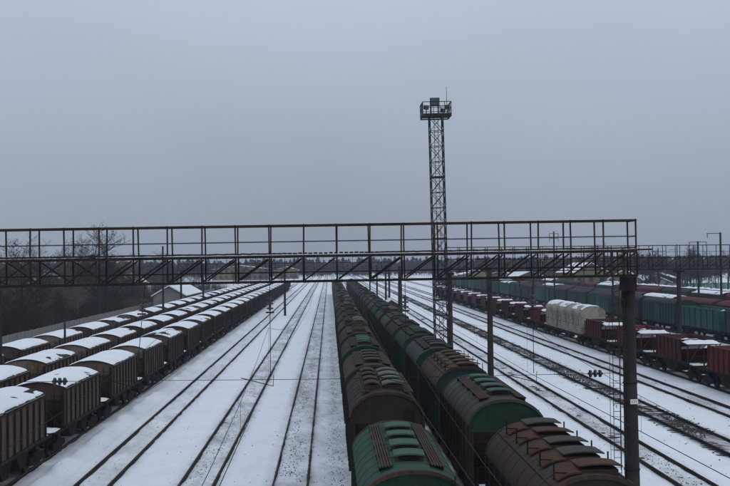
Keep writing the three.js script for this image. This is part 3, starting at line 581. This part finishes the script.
// ------------------------------------------------------------------ overhead gantry with railed walkway
function gantry(p, x0, x1, panel, lod, yb = 9.66, yt = 10.64, D = 1.25) {
  // front face z=0, back face z=-D; bottom chord yb, top chord yt, deck on top, railing 1.18 high
  const n = Math.round((x1 - x0) / panel), dx = (x1 - x0) / n, len = x1 - x0, cx = (x0 + x1) / 2;
  const KEY = `g${x0}`, P = (name, g, m = M.steel) => part(name, g, m, p);
  for (const z of [0, -D]) {
    P('bottom_chord', new B().box(cx, yb, z, len, 0.075, 0.07).done());
    P('top_chord', new B().box(cx, yt, z, len, 0.1, 0.09).done());
    P('middle_rod', new B().box(cx, yb + 0.36, z - 0.08, len, 0.035, 0.035).done());
    P('railing_top', new B().box(cx, yt + 1.2, z, len, 0.06, 0.05).done());
    P('railing_middle', new B().box(cx, yt + 0.58, z, len, 0.022, 0.02).done());
    for (let i = 0; i <= n; i++) {
      const x = x0 + i * dx;
      const v = P('truss_post', gc(KEY + 'gvp', () => new B().box(0, (yb + yt) / 2, 0, 0.06, yt - yb - 0.09, 0.06).done())); v.position.set(x, 0, z);
      const r = P('railing_post', gc(KEY + 'grp', () => new B().box(0, 0.6, 0, 0.055, 1.16, 0.05).done())); r.position.set(x + rr(-0.03, 0.03), yt + 0.06, z); r.rotation.z = rr(-0.02, 0.02);
      if (i < n) {
        const up = z === 0 || x > -10 ? 1 : -1;
        const g = P('diagonal', gc(KEY + 'gdi' + up, () => up > 0 ? new B().bar([0.06, yb + 0.07, 0], [dx - 0.06, yt - 0.08, 0], 0.055).done() : new B().bar([0.06, yt - 0.08, 0], [dx - 0.06, yb + 0.07, 0], 0.05).done())); g.position.set(x, 0, z);
      }
    }
  }
  for (let i = 0; i <= n; i++) { const b = P('cross_tie', gc(KEY + 'gct', () => new B().box(0, yb, -D / 2, 0.07, 0.09, D - 0.12).box(0, yt, -D / 2, 0.07, 0.09, D - 0.12).done())); b.position.x = x0 + i * dx; }
  for (let i = 0; i < n; i++) { const b = P('plan_brace', gc(KEY + 'gpb', () => new B().bar([0.05, yb - 0.02, -0.06], [dx - 0.05, yb - 0.02, -D + 0.06], 0.05).done())); b.position.x = x0 + i * dx; }
  // deck: transverse bars whose ends show along the chord
  const nd = Math.min(290, Math.floor(len / 0.2));
  for (let i = 0; i < nd; i++) { const b = P('deck_board', gc(KEY + 'gdb', () => new B().box(0, yt + 0.11, -D / 2, 0.13, 0.05, D + 0.16).done())); b.position.x = x0 + (i + 0.5) * len / nd; b.position.y = rr(0, 0.015); }
}
const GD = 38.6;
{
  const p = thing('gantry', 'rusty steel lattice gantry with railed walkway spanning the yard', 'gantry', [0, 0, -GD]);
  p.rotation.z = 0.0065; p.position.y = 0.07;
  gantry(p, -28.2, 12.07, 1.3, 0);
  // end posts and closing rail of the walkway
  for (const x of [-28.2, 12.07]) part('end_rail', new B().box(x, 11.82, -0.625, 0.06, 0.06, 1.2).box(x, 11.2, -0.625, 0.035, 0.035, 1.2).done(), M.steel, p);
  for (const x of [11.05, 11.3, 11.55, 11.8]) part('end_stiffener', new B().box(x, 10.15, 0.01, 0.05, 0.9, 0.05).done(), M.steel, p);
  part('deck_extension', new B().box(12.4, 10.68, -0.62, 0.6, 0.06, 1.3).done(), M.steel, p);
  for (const x of [11.88, -28.0]) {
    const pole = part('pole', new B().cyl([x, -0.6, -0.62], [x, 9.05, -0.62], 0.31, 0.235, 24).done(), M.pole, p);
    part('pole_cap', new B().cyl([x, 8.45, -0.62], [x, 9.06, -0.62], 0.275, 0.265, 20).box(x, 9.34, -0.62, 0.3, 0.54, 1.3).done(), M.steel, pole);
  }
  // number plate on the right pole, facing the trains' front
  const plate = part('number_plate', new B().box(11.93, 4.72, -0.62 + 0.315, 0.3, 0.19, 0.012).done(), M.white, p);
  const strokes = new B(), bx = (x, y, w, h, r = 0) => strokes.box(11.93 + x, 4.72 + y, -0.62 + 0.324, w, h, 0.006, 0, 0, r);
  bx(-0.085, 0, 0.016, 0.11); bx(-0.098, 0.043, 0.026, 0.014, 0.7);
  bx(-0.005, 0.048, 0.066, 0.015); bx(0.006, -0.008, 0.016, 0.108, -0.3);
  bx(0.085, 0, 0.016, 0.11); bx(0.072, 0.043, 0.026, 0.014, 0.7);
  part('plate_digits', strokes.done(), M.plateInk, plate);
  for (const y of [2.0, 5.4]) part('clamp_band', new B().cyl([11.88, y, -0.62], [11.88, y + 0.06, -0.62], 0.325 - y * 0.006, 0.325 - y * 0.006, 20).done(), M.steel, p);
}
// access ladder beside the right pole
{
  const p = thing('access_ladder', 'slim steel ladder with safety hoops left of the numbered concrete pole', 'ladder', [11.22, 0, -GD - 0.3]);
  for (const s of [-1, 1]) part('stringer', new B().box(s * 0.14, 4.7, 0, 0.022, 9.4, 0.022).done(), M.mastSteel, p);
  for (let y = 0.3; y < 9.3; y += 0.3) part('rung', gc('alr', () => new B().box(0, 0, 0, 0.28, 0.02, 0.02).done()), M.mastSteel, p).position.y = y;
  for (const [x, z] of [[-0.3, 0.1], [0, 0.4], [0.3, 0.1]]) part('cage_strip', new B().box(x, 5.6, z, 0.018, 6.6, 0.01).done(), M.mastSteel, p);
  for (let y = 2.4; y < 9.3; y += 0.65) part('hoop', gc('alh', () => { const g = new THREE.TorusGeometry(0.3, 0.01, 4, 14, Math.PI); g.rotateX(Math.PI / 2); g.translate(0, 0, 0.1); return new B().add(g).done(); }), M.mastSteel, p).position.y = y;
}
// second gantry over the right-hand tracks, farther off
{
  const p = thing('gantry', 'distant lattice gantry with railing over the tracks beside the red hoppers', 'gantry', [0, 0, -96.5]);
  gantry(p, 11.3, 57.2, 1.35, 1, 9.4, 10.55, 1.2);
  for (const x of [11.75, 34.3, 56.6]) { const q = part('pole', new B().cyl([x, -0.6, -0.6], [x, 9.32, -0.6], 0.27, 0.2, 16).done(), M.pole, p); part('pole_cap', new B().box(x, 9.2, -0.6, 0.7, 0.24, 1.2).done(), M.steel, q); }
}
// gantry far down the left and centre tracks
{
  const p = thing('gantry', 'farthest lattice gantry seen through the near one above the empty tracks', 'gantry', [0, 0, -196]);
  gantry(p, -29.5, 12.2, 1.9, 1, 9.1, 10.3, 1.2);
  for (const x of [-28.9, -8.7, 11.8]) part('pole', new B().cyl([x, -0.6, -0.6], [x, 9.03, -0.6], 0.24, 0.18, 12).done(), M.pole, p);
}

// ------------------------------------------------------------------ poles
function polePlain(x, d, h, r, label, arms, mat = M.pole) {
  const p = thing('catenary_pole', label, 'pole', [x, 0, -d], 0, 'single poles between the tracks');
  part('shaft', new B().cyl([0, -0.5, 0], [0, h, 0], r, r * 0.7, 14).done(), mat, p);
  part('cap', new B().cyl([0, h, 0], [0, h + 0.05, 0], r * 0.75, r * 0.6, 14).done(), M.steel, p);
  for (const a of arms ?? []) {
    const q = part('bracket_arm', new B().bar([-a.l, a.y, 0], [a.r ?? 0.1, a.y, 0], 0.09).done(), M.steel, p);
    for (const x2 of a.ins ?? []) { const s = new B(); for (let k = 0; k < 4; k++) s.cyl([x2, a.y - 0.15 - k * 0.14, 0], [x2, a.y - 0.22 - k * 0.14, 0], 0.13, 0.05, 10); s.cyl([x2, a.y - 0.75, 0], [x2, a.y, 0], 0.02, 0.02, 6); part('insulator', s.done(), M.insul, q); }
  }
  return p;
}
polePlain(11.75, 73, 9.9, 0.25, 'concrete pole just behind the right hopper train, nearest the mast on its right', [{ y: 9.0, l: 0, r: 2.6, ins: [2.2] }]);
polePlain(11.75, 166, 9.6, 0.42, 'thick concrete pole beside the small hut with snowy roof', []);
polePlain(11.6, 205, 9.5, 0.25, 'slim far pole behind the small hut', []);
polePlain(11.6, 243, 9.5, 0.25, 'farther slim pole behind the hut, left of the previous one', []);
polePlain(11.6, 285, 9.5, 0.25, 'farthest slim pole at the end of the hopper trains', []);
polePlain(-23.4, 72, 9.4, 0.2, 'pole at the left edge among the snow topped wagons', []);
polePlain(-23.4, 89.5, 5.3, 0.13, 'short dark post between the left wagon rows', []);
polePlain(-23.4, 142, 12.9, 0.17, 'tall thin pole in front of the grey shed', []);
polePlain(-23.4, 187, 10.2, 0.2, 'thin pole between wagon rows right of the grey shed', []);
polePlain(59.5, 150, 14.3, 0.2, 'tall lamp pole with long left arm at the right edge', [{ y: 14.2, l: 2.1, ins: [-2.0] }]);
polePlain(60.5, 162, 13.2, 0.2, 'pole with crossarm and two hanging insulators behind the maroon boxcars', [{ y: 13.1, l: 1.5, r: 1.5, ins: [-1.4, 1.4] }]);
polePlain(46, 203, 16.2, 0.2, 'far pole with double crossarms behind the green train', [{ y: 15.8, l: 1.0, r: 1.0, ins: [-0.9, 0.9] }, { y: 14.8, l: 1.0, r: 1.0, ins: [-0.9, 0.9] }]);

[[36.6, 128, 10.5], [36.6, 178, 10.5], [36.6, 232, 10.5], [36.6, 300, 10.5], [44.5, 150, 11], [44.5, 205, 11], [44.5, 262, 11], [44.5, 330, 11], [58.5, 190, 12], [58.5, 228, 12], [58.5, 275, 12], [71.5, 215, 12.5], [71.5, 262, 12.5], [71.5, 330, 12.5], [88, 250, 13], [88, 290, 13], [98, 268, 12]].forEach(([x, d, h], i) => {
  const where = x < 40 ? 'behind the red hoppers' : x < 50 ? 'in front of the green train' : x < 60 ? 'just behind the boxcars' : x < 80 ? 'before the far dark wagons' : 'on the far snowy field';
  polePlain(x, d, h + 1.2 * hash(i, 2, 4), 0.15, `thin distant mast ${where}, ${ord([0, 1, 2, 3, 0, 1, 2, 3, 0, 1, 2, 0, 1, 2, 0, 1, 2][i])} nearest there`, i % 2 ? [{ y: h - 0.4, l: 1.6, r: 1.6 }] : [{ y: h - 0.3, l: 2.0 }]);
});

// ------------------------------------------------------------------ floodlight mast
{
  const p = thing('floodlight_mast', 'tall steel lattice floodlight mast rising above the gantry', 'mast', [11.7, 0, -104]);
  p.rotation.z = 0.0155;
  const H = 25.6, w0 = 0.7, w1 = 0.68, half = y => w0 + (w1 - w0) * y / H, n = 16, st = H / n;
  for (const sx of [-1, 1]) for (const sz of [-1, 1]) part('leg', new B().bar([sx * w0, -0.4, sz * w0], [sx * w1, H, sz * w1], 0.11).done(), M.mastSteel, p);
  for (let i = 0; i < n; i++) {
    const y0 = i * st, y1 = y0 + st, a = half(y0), b = half(y1);
    for (let f = 0; f < 4; f++) {
      const rot = (x, y, z) => f === 0 ? [x, y, z] : f === 1 ? [z, y, -x] : f === 2 ? [-x, y, -z] : [-z, y, x];
      for (const s of [-1, 1]) part('brace', new B().bar(rot(-s * a, y0, a), rot(s * b, y1, b), 0.05).done(), M.mastSteel, p);
      part('girt', new B().bar(rot(-b, y1, b), rot(b, y1, b), i % 4 === 3 ? 0.14 : 0.055).done(), M.mastSteel, p);
    }
  }
  const dk = part('platform', new B().box(0, H + 0.05, 0, 3.0, 0.1, 3.0).box(0, H - 0.12, 1.45, 3.0, 0.12, 0.1).box(0, H - 0.12, -1.45, 3.0, 0.12, 0.1).box(1.45, H - 0.12, 0, 0.1, 0.12, 2.8).box(-1.45, H - 0.12, 0, 0.1, 0.12, 2.8).done(), M.mastSteel, p);
  for (let i = 0; i < 4; i++) {
    const a = i * Math.PI / 2, c = Math.cos(a), s = Math.sin(a), R = (x, y, z) => [x * c + z * s, y, -x * s + z * c];
    for (const y of [0.6, 1.2]) part('railing_bar', new B().bar(R(-1.47, H + 0.1 + y, 1.47), R(1.47, H + 0.1 + y, 1.47), y > 1 ? 0.07 : 0.05).done(), M.mastSteel, dk);
    for (const x of [-1.47, -0.7, 0.05, 0.8]) part('railing_post', new B().bar(R(x, H + 0.1, 1.47), R(x, H + 1.3, 1.47), 0.06).done(), M.mastSteel, dk);
  }
  const fl = part('floodlight', new B().box(-0.1, H + 1.45, 0.3, 0.95, 0.85, 0.6, 0.12).done(), M.mastSteel, p);
  part('lens', new B().box(-0.1, H + 1.42, 0.63, 0.8, 0.7, 0.04, 0.12).done(), M.lampGlass, fl);
  part('bracket', new B().bar([-0.5, H + 0.1, 0.3], [-0.5, H + 1.5, 0.3], 0.1).bar([0.3, H + 0.1, 0.3], [0.3, H + 1.5, 0.3], 0.1).done(), M.steel, fl);
  for (const [x, z, r] of [[-1.1, 1.2, 0.3], [1.05, 1.2, -0.2], [0.9, -1.1, 0.5]]) { const l = part('floodlight', new B().box(x, H + 0.75, z, 0.45, 0.42, 0.32, 0.3, r).bar([x, H + 0.1, z], [x, H + 0.6, z], 0.08).done(), M.mastSteel, p); part('lens', new B().box(x + r * 0.16, H + 0.7, z + 0.17, 0.36, 0.32, 0.03, 0.3, r).done(), M.lampGlass, l); }
  part('lightning_rod', new B().cyl([1.2, H + 0.1, 0], [1.2, H + 3.1, 0], 0.035, 0.02, 8).done(), M.mastSteel, p);
  part('ladder', (() => { const b = new B(); for (const s of [-0.2, 0.2]) b.bar([s, 0.2, 0.1], [s, H, 0.1], 0.05); for (let y = 0.4; y < H; y += 0.4) b.bar([-0.2, y, 0.1], [0.2, y, 0.1], 0.035); return b.done(); })(), M.mastSteel, p);
}

// ------------------------------------------------------------------ overhead wires
function wireGeo(pts, r) { const b = new B(); for (let i = 0; i + 1 < pts.length; i++) b.cyl(pts[i], pts[i + 1], r, r, 5); return b.done(); }
function catenary(x, zz, label, ds) {
  const p = thing('overhead_wire', label, 'wire', [0, 0, 0], 0, 'contact wires over the tracks');
  const pts = ds.map((d, i) => [x + (i % 2 ? -zz : zz), 5.95 + RAIL, -d]); part('contact_wire', wireGeo(pts, 0.01), M.wire, p);
  const mp = []; for (let i = 0; i + 1 < ds.length; i++) for (let k = 0; k < 8; k++) { const t = k / 8, d = ds[i] + (ds[i + 1] - ds[i]) * t; mp.push([x + (i % 2 ? -zz : zz) * (1 - 2 * t), 7.95 - 4 * t * (1 - t) * 1.25, -d]); }
  part('messenger_wire', wireGeo(mp, 0.007), M.wire, p);
  for (let i = 0; i < mp.length; i += 2) { const m = mp[i]; part('dropper', wireGeo([m, [m[0], 5.95 + RAIL, m[2]]], 0.004), M.wire, p); }
}
const WD = [-16, GD, 96, 150, 196, 250, 310];
catenary(TRACKS.B - 0.2, -0.3, 'overhead contact wire above the second empty track', WD);
catenary(TRACKS.C - 0.2, 0.25, 'overhead contact wire above the empty track beside the centre train', WD);
catenary(TRACKS.D + 0.5, 0.3, 'overhead contact wire above the centre hopper train', WD);
catenary(TRACKS.E + 0.9, 0.3, 'overhead contact wire above the right hopper train', WD);
// span wire under the near gantry with insulators
{
  const p = thing('span_wire', 'thin span wire with disc insulators stretched across under the near gantry', 'wire', [0, 0, -GD]);
  const y = 5.98;
  part('cable', wireGeo([[-28, y + 0.05, -0.4], [-10.4, y, -0.4], [0, y - 0.06, -0.4], [10.4, y, -0.4], [11.4, y + 0.03, -0.4]], 0.011), M.wire, p);
  for (const x of [-10.4, 10.4]) for (let k = 0; k < 3; k++) part('insulator_disc', gc('idx', () => new B().cyl([-0.035, 0, 0], [0.035, 0, 0], 0.15, 0.14, 16).cyl([-0.1, 0, 0], [0.1, 0, 0], 0.05, 0.05, 8).done()), M.insul, p).position.set(x + (k - 1) * 0.19, y, -0.4);
}
// suspension strings that hang from the near gantry, with steady arms
[[TRACKS.B - 1.15, 'above the second empty track', 0.35], [TRACKS.C - 0.4, 'above the empty track beside the centre train', 0], [TRACKS.D + 0.6, 'above the centre hopper train', 0], [TRACKS.E + 0.9, 'above the right hopper train', 0]].forEach(([x, w, lean]) => {
  const p = thing('insulator_string', `hanging insulator string with steady arm ${w}`, 'insulator', [x, 9.66, -GD], 0, 'insulator strings under the near gantry');
  part('rod', new B().cyl([lean, -0.02, -0.3], [0, -3.6, -0.3], 0.014, 0.014, 6).done(), M.wire, p);
  for (let k = 0; k < 3; k++) { const t = (0.6 + k * 0.18) / 3.35; const m = part('disc', gc('isd', () => new B().cyl([0, -0.03, 0], [0, 0.03, 0], 0.14, 0.12, 14).cyl([0, -0.09, 0], [0, 0.09, 0], 0.045, 0.045, 8).done()), M.insul, p); m.position.set(lean * (1 - t), -0.6 - k * 0.18, -0.3); }
  part('bottom_fitting', new B().box(lean * 0.6, -1.12, -0.3, 0.32, 0.06, 0.05).done(), M.wire, p);
  part('steady_arm', new B().cyl([-1.15, -3.65, -0.4], [0.1, -3.97, -0.3], 0.018, 0.015, 6).cyl([0.1, -3.97, -0.3], [0.12, -3.53, -0.3], 0.012, 0.012, 5).done(), M.steel, p);
});

// ------------------------------------------------------------------ buildings and walls
function house(name, label, cat, [x, d], w, l, h, rise, wall, turn, opt = {}) {
  const p = thing(name, label, cat, [x, 0, -d], turn, opt.group);
  part('wall', new B().prof([[-w / 2, -0.3], [w / 2, -0.3], [w / 2, h], [0, h + rise], [-w / 2, h]], -l / 2, l / 2, 0.2).done(), wall, p);
  const a = Math.atan2(rise, w / 2), sl = Math.hypot(rise, w / 2) + 0.45;
  for (const s of [-1, 1]) {
    const cx = s * (sl / 2 * Math.cos(a)), cy = h + rise - sl / 2 * Math.sin(a);
    const r = part('roof', new B().box(cx, cy + 0.09, 0, sl, 0.1, l + 0.7, 0, 0, -s * a).done(), opt.roof ?? M.wood, p);
    part('roof_snow', new B().box(cx, cy + 0.24, 0, sl + 0.03, 0.2, l + 0.74, 0, 0, -s * a).done(), snowMat, r);
  }
  if (opt.chimney) part('chimney', new B().box(w * 0.15, h + rise + 0.3, -l * 0.2, 0.7, 1.6, 0.7).done(), M.brick, p);
  for (const [wx, wy, ww, wh] of opt.win ?? []) { const f = part('window', new B().box(wx, wy, l / 2 + 0.03, ww + 0.2, wh + 0.2, 0.06).done(), M.wood, p); part('pane', new B().box(wx, wy, l / 2 + 0.065, ww, wh, 0.02).done(), M.glass, f); }
  for (const [wz, wy, ww, wh, s] of opt.sideWin ?? []) { const f = part('window', new B().box(s * (w / 2 + 0.03), wy, wz, 0.06, wh + 0.2, ww + 0.2).done(), M.white, p); part('pane', new B().box(s * (w / 2 + 0.065), wy, wz, 0.02, wh, ww).done(), M.glass, f); }
  return p;
}
house('shed', 'grey gabled shed with snowy roof beyond the left wagons', 'shed', [-31.6, 211], 6.2, 24, 4.1, 1.8, M.concrete, 0, { roof: M.wood });
house('hut', 'small red hut with snowy gable roof beside the hopper train', 'hut', [11.5, 187], 3.1, 4, 2.3, 1.0, M.red1, 0, { roof: M.white });
{
  const p = thing('concrete_wall', 'long pale concrete panel wall behind the left wagons', 'wall', [-37.5, 0, 0]);
  for (let d = 60; d < 330; d += 3) { const m = part('panel', gc('wallp', () => new B().box(0, 1.05, 0, 0.16, 2.5, 2.94).done()), M.concrete, p); m.position.set(rr(-0.03, 0.03), rr(-0.05, 0.05), -d); const q = part('post', gc('wallq', () => new B().box(0, 1.05, 0, 0.26, 2.6, 0.2).done()), M.concrete, p); q.position.set(0, 0, -d - 1.5); }
}
const rowWin = (w, n, ys, ww = 1.2, wh = 1.5) => { const a = []; for (const y of ys) for (let i = 0; i < n; i++) a.push([(i + 0.5) / n * w - w / 2, y, ww, wh]); return a; };
house('station_building', 'long yellow building with snowy roof left of the far tracks', 'building', [-53, 610], 34, 14, 6.5, 2.2, M.yellow, 0, { win: rowWin(34, 10, [2, 5]), chimney: 1 });
house('station_building', 'smaller yellow building just right of the long yellow one', 'building', [-27, 640], 15, 12, 5.5, 2, M.yellow, 0, { win: rowWin(15, 5, [1.8, 4.3]) });
[[-92, 330, 11, 9, 4.5, 3, M.wood, 0.5], [-72, 360, 10, 9, 4, 3, M.plaster, -0.4], [-64, 300, 9, 8, 3.6, 2.6, M.plaster, 0.3], [-100, 240, 10, 8, 3.6, 2.8, M.wood, 0.8], [-118, 420, 12, 9, 5, 3, M.brick, 0.1]].forEach(([x, d, w, l, h, r, m, t], i) =>
  house('village_house', `${['brown wooden', 'pale', 'small pale', 'dark wooden', 'brick'][i]} house with snowy roof among the bare trees on the left`, 'house', [x, d], w, l, h, r, m, t, { win: rowWin(w, 3, [1.8], 1, 1.2), chimney: 1, group: 'houses left of the yard' }));
[[74, 290, 11, 10, 6.6, 2.6, M.yellow, 0.25, 'tall yellow'], [85, 285, 9, 9, 4.6, 2.8, M.yellow, -0.3, 'narrow yellow'], [90, 355, 10, 9, 3, 2, M.plaster, 0.5, 'pale'], [76, 440, 12, 9, 3.6, 2, M.brick, -0.3, 'brick'], [96, 300, 11, 9, 3.2, 2, M.plaster, 0.3, 'wide pale'], [115, 345, 12, 10, 3.4, 2, M.wood, -0.4, 'brown wooden'], [82, 420, 12, 10, 3.6, 2, M.wood, 0.4, 'dark wooden'], [72, 490, 16, 10, 3.6, 2, M.yellow, 0.1, 'low yellow']].forEach(([x, d, w, l, h, r, m, t, c]) =>
  house('village_house', `${c} house with snowy roof behind the right-hand trains`, 'house', [x, d], w, l, h, r, m, t, { win: rowWin(w, 3, h > 6 ? [1.8, 4.8] : [2], 1.1, 1.4), chimney: 1, group: 'houses right of the yard' }));
{
  const p = thing('metal_fence', 'teal sheet metal fence on the snowy field at the right', 'fence', [124, 0, -330], 0.15);
  for (let i = 0; i < 14; i++) part('panel', gc('tealp', () => new B().box(0, 1.1, 0, 2.4, 2.2, 0.08).done()), M.fenceTeal, p).position.x = i * 2.5 - 17;
}

// ------------------------------------------------------------------ trees
function branchTree(s, H, spread, depth) {
  seed = s; const pos = [], nor = [];
  const seg = (a, b, r0, r1, n) => {
    const d = b.clone().sub(a).normalize(), u = Math.abs(d.y) < 0.9 ? V3(0, 1, 0).cross(d).normalize() : V3(1, 0, 0).cross(d).normalize(), v = d.clone().cross(u);
    const ring = (c, r) => Array.from({ length: n }, (_, i) => { const t = i / n * 2 * Math.PI; return [c.clone().addScaledVector(u, r * Math.cos(t)).addScaledVector(v, r * Math.sin(t)), u.clone().multiplyScalar(Math.cos(t)).addScaledVector(v, Math.sin(t))]; });
    const A = ring(a, r0), C = ring(b, r1);
    for (let i = 0; i < n; i++) { const j = (i + 1) % n; for (const q of [A[i], A[j], C[i], A[j], C[j], C[i]]) { pos.push(q[0].x, q[0].y, q[0].z); nor.push(q[1].x, q[1].y, q[1].z); } }
  };
  const trunkEnd = { p: 0 };
  function grow(a, dir, len, r, lev) {
    const k = lev === 0 ? 5 : lev < 3 ? 3 : 2; let p = a.clone(), d = dir.clone();
    for (let i = 0; i < k; i++) {
      d.add(V3(rr(-1, 1), rr(-0.4, 0.8), rr(-1, 1)).multiplyScalar(lev ? 0.16 : 0.05)).normalize();
      const q = p.clone().addScaledVector(d, len / k), r1 = r * (1 - (i + 1) / k * 0.55);
      seg(p, q, r * (1 - i / k * 0.55), r1, lev < 1 ? 6 : lev < 2 ? 4 : 3);
      if (lev < depth && (lev > 0 || i > 0)) {
        const m = lev === 0 ? 3 : 2;
        for (let j = 0; j < m; j++) { const az = rr(0, 6.28), up = rr(0.25, 0.9), nd = d.clone().multiplyScalar(up).add(V3(Math.cos(az), 0.15, Math.sin(az)).multiplyScalar(spread)).normalize(); grow(q, nd, len * rr(0.38, 0.62) * (lev ? 0.95 : 0.8), Math.max(0.022, r1 * 0.58), lev + 1); }
      }
      p = q;
    }
    if (lev === 0) trunkEnd.p = pos.length;
  }
  grow(V3(0, -0.3, 0), V3(0, 1, 0), H * 0.72, H * 0.017, 0);
  const g = new THREE.BufferGeometry(); g.setAttribute('position', new THREE.Float32BufferAttribute(pos, 3)); g.setAttribute('normal', new THREE.Float32BufferAttribute(nor, 3)); boxUV(g); return g;
}
const trunkGeo = H => gc('trunk' + H, () => new B().cyl([0, -0.4, 0], [0, H * 0.4, 0], H * 0.021, H * 0.014, 8).done());
const TV = [[101, 12, 0.75, 4], [202, 10, 0.6, 4], [303, 13, 0.65, 4], [404, 9, 0.9, 4]].map(a => ({ H: a[1], g: branchTree(...a) }));
seed = 99;
function tree(x, d, v, s, label, group, mat = M.bark) {
  const t = thing('bare_tree', label, 'tree', [x, 0, -d], rr(0, 6.28), group); t.scale.setScalar(s);
  part('trunk', trunkGeo(TV[v].H), mat, t); part('crown', TV[v].g, mat, t); return t;
}
{
  // the large tree with a nest, left of the shed
  const t = tree(-37.8 - 3.6, 182, 0, 1.42, 'tallest bare tree with a dark nest in its crown, behind the concrete wall', undefined);
  const nest = new THREE.IcosahedronGeometry(0.42, 2); { const q = nest.attributes.position; for (let i = 0; i < q.count; i++) { const k = 0.75 + 0.5 * hash(Math.round(q.getX(i) * 50), Math.round(q.getY(i) * 50 + q.getZ(i) * 77), 3); q.setXYZ(i, q.getX(i) * k, q.getY(i) * k * 0.8, q.getZ(i) * k); } nest.computeVertexNormals(); }
  t.rotation.y = 0; part('nest', nest, M.brush, t).position.set(-0.9, 8.3, 0.2);
  const spots = []; for (let i = 0; i < 110; i++) { const d = 120 + 230 * rnd(); spots.push([-(41 + rnd() ** 1.2 * (0.36 * d - 33)), d]); }
  spots.forEach(([x, d], i) => tree(x, d, i % 4, rr(0.6, 1.1), i % 3 ? 'dark leafless tree in the dense thicket behind the concrete wall' : 'pale trunked leafless tree in the thicket behind the concrete wall', i % 3 ? 'dark trees behind the left wall' : 'pale trees behind the left wall', i % 3 ? M.bark : M.barkPale));
  for (let i = 0; i < 90; i++) { const d = rr(210, 480), x = rr(0.17, 0.41) * d; if (x > 84 || (d > 420 && x > 72)) tree(x, d, i % 4, rr(0.7, 1.15), 'leafless tree among the houses behind the right-hand trains', 'trees behind the right-hand trains'); }
}
for (let i = 0; i < 16; i++) tree(rr(-66, -16), rr(430, 570), i % 4, rr(0.5, 0.8), 'small leafless tree in front of the far yellow buildings', 'trees before the yellow buildings');
// undergrowth behind the wall: one mass of twigs
{
  const b = new B(); seed = 55;
  for (let i = 0; i < 70; i++) { const a = rr(0, 6.28), r = rr(0, 0.9), h = rr(1.2, 3.6), t = rr(0, 6.28), l = rr(0.1, 0.9); b.cyl([Math.cos(a) * r, 0, Math.sin(a) * r], [Math.cos(a) * r + Math.cos(t) * l, h, Math.sin(a) * r + Math.sin(t) * l], 0.03, 0.008, 3); }
  for (let i = 0; i < 90; i++) { const a = rr(0, 6.28), r = rr(0.2, 1.3), h = rr(0.8, 3.0), t = rr(0, 6.28), l = rr(0.3, 0.8); b.cyl([Math.cos(a) * r, h, Math.sin(a) * r], [Math.cos(a) * r + Math.cos(t) * l, h + rr(-0.1, 0.6), Math.sin(a) * r + Math.sin(t) * l], 0.014, 0.006, 3); }
  const g = b.done(), list = [];
  for (let i = 0; i < 1150; i++) { const d = 95 + 300 * rnd() ** 1.2, x = -(39.5 + rnd() * Math.max(4, 0.37 * d - 30)); list.push(new THREE.Matrix4().compose(V3(x, -0.05, -d), new THREE.Quaternion().setFromEuler(new THREE.Euler(0, rr(0, 6.28), 0)), V3(rr(0.9, 1.6), rr(0.6, 1.3), rr(0.9, 1.6)))); }
  const im = new THREE.InstancedMesh(g, M.brush, list.length); list.forEach((o, i) => im.setMatrixAt(i, o)); list.forEach((o, i) => { const k = hash(i, 3, 9), v = 0.6 + 2.4 * k * k; im.setColorAt(i, new THREE.Color().setRGB(v, v * 0.97, v * 0.94)); }); im.name = 'undergrowth'; im.castShadow = im.receiveShadow = true;
  im.userData = { kind: 'stuff', label: 'dense leafless undergrowth behind the concrete wall', category: 'undergrowth' }; scene.add(im);
}
// the far wood along the horizon: one mass
{
  seed = 77; const b = new B();
  b.cyl([0, -0.5, 0], [0, 11, 0], 0.2, 0.05, 5);
  for (let i = 0; i < 150; i++) { const h = rr(2, 13), a = rr(0, 6.28), R = 2.6 * Math.sqrt(Math.max(0.06, 1 - Math.abs(h - 6.5) / 7)) * rr(0.3, 1), s = rr(0.25, 0.7); const g = new THREE.TetrahedronGeometry(s, 0); g.scale(1, rr(0.8, 1.8), 1); g.rotateY(a * 3); g.rotateX(rr(0, 3)); g.translate(Math.cos(a) * R, h, Math.sin(a) * R); b.add(g); }
  const g = b.done(), list = [];
  const put = (x, d, s) => list.push(new THREE.Matrix4().compose(V3(x, -0.3, -d), new THREE.Quaternion().setFromEuler(new THREE.Euler(0, rr(0, 6.28), 0)), V3(s * rr(0.8, 1.3), s * rr(0.7, 1.15), s * rr(0.8, 1.3))));
  for (let i = 0; i < 2600; i++) { const d = rr(700, 1050), x = rr(-0.46, 0.5) * d; put(x, d, rr(0.65, 1.0)); }
  for (let i = 0; i < 500; i++) { const d = rr(420, 680), x = -(0.15 + 0.31 * rnd()) * d; put(x, d, rr(0.5, 0.85)); }
  for (let i = 0; i < 420; i++) { const d = rr(480, 680), x = (0.14 + 0.33 * rnd()) * d; put(x, d, rr(0.5, 0.85)); }
  const im = new THREE.InstancedMesh(g, M.brush, list.length); list.forEach((o, i) => im.setMatrixAt(i, o)); im.name = 'far_wood'; im.castShadow = im.receiveShadow = true;
  im.userData = { kind: 'stuff', label: 'dark distant wood along the horizon', category: 'wood' }; scene.add(im);
}

renderer.render(scene, camera);
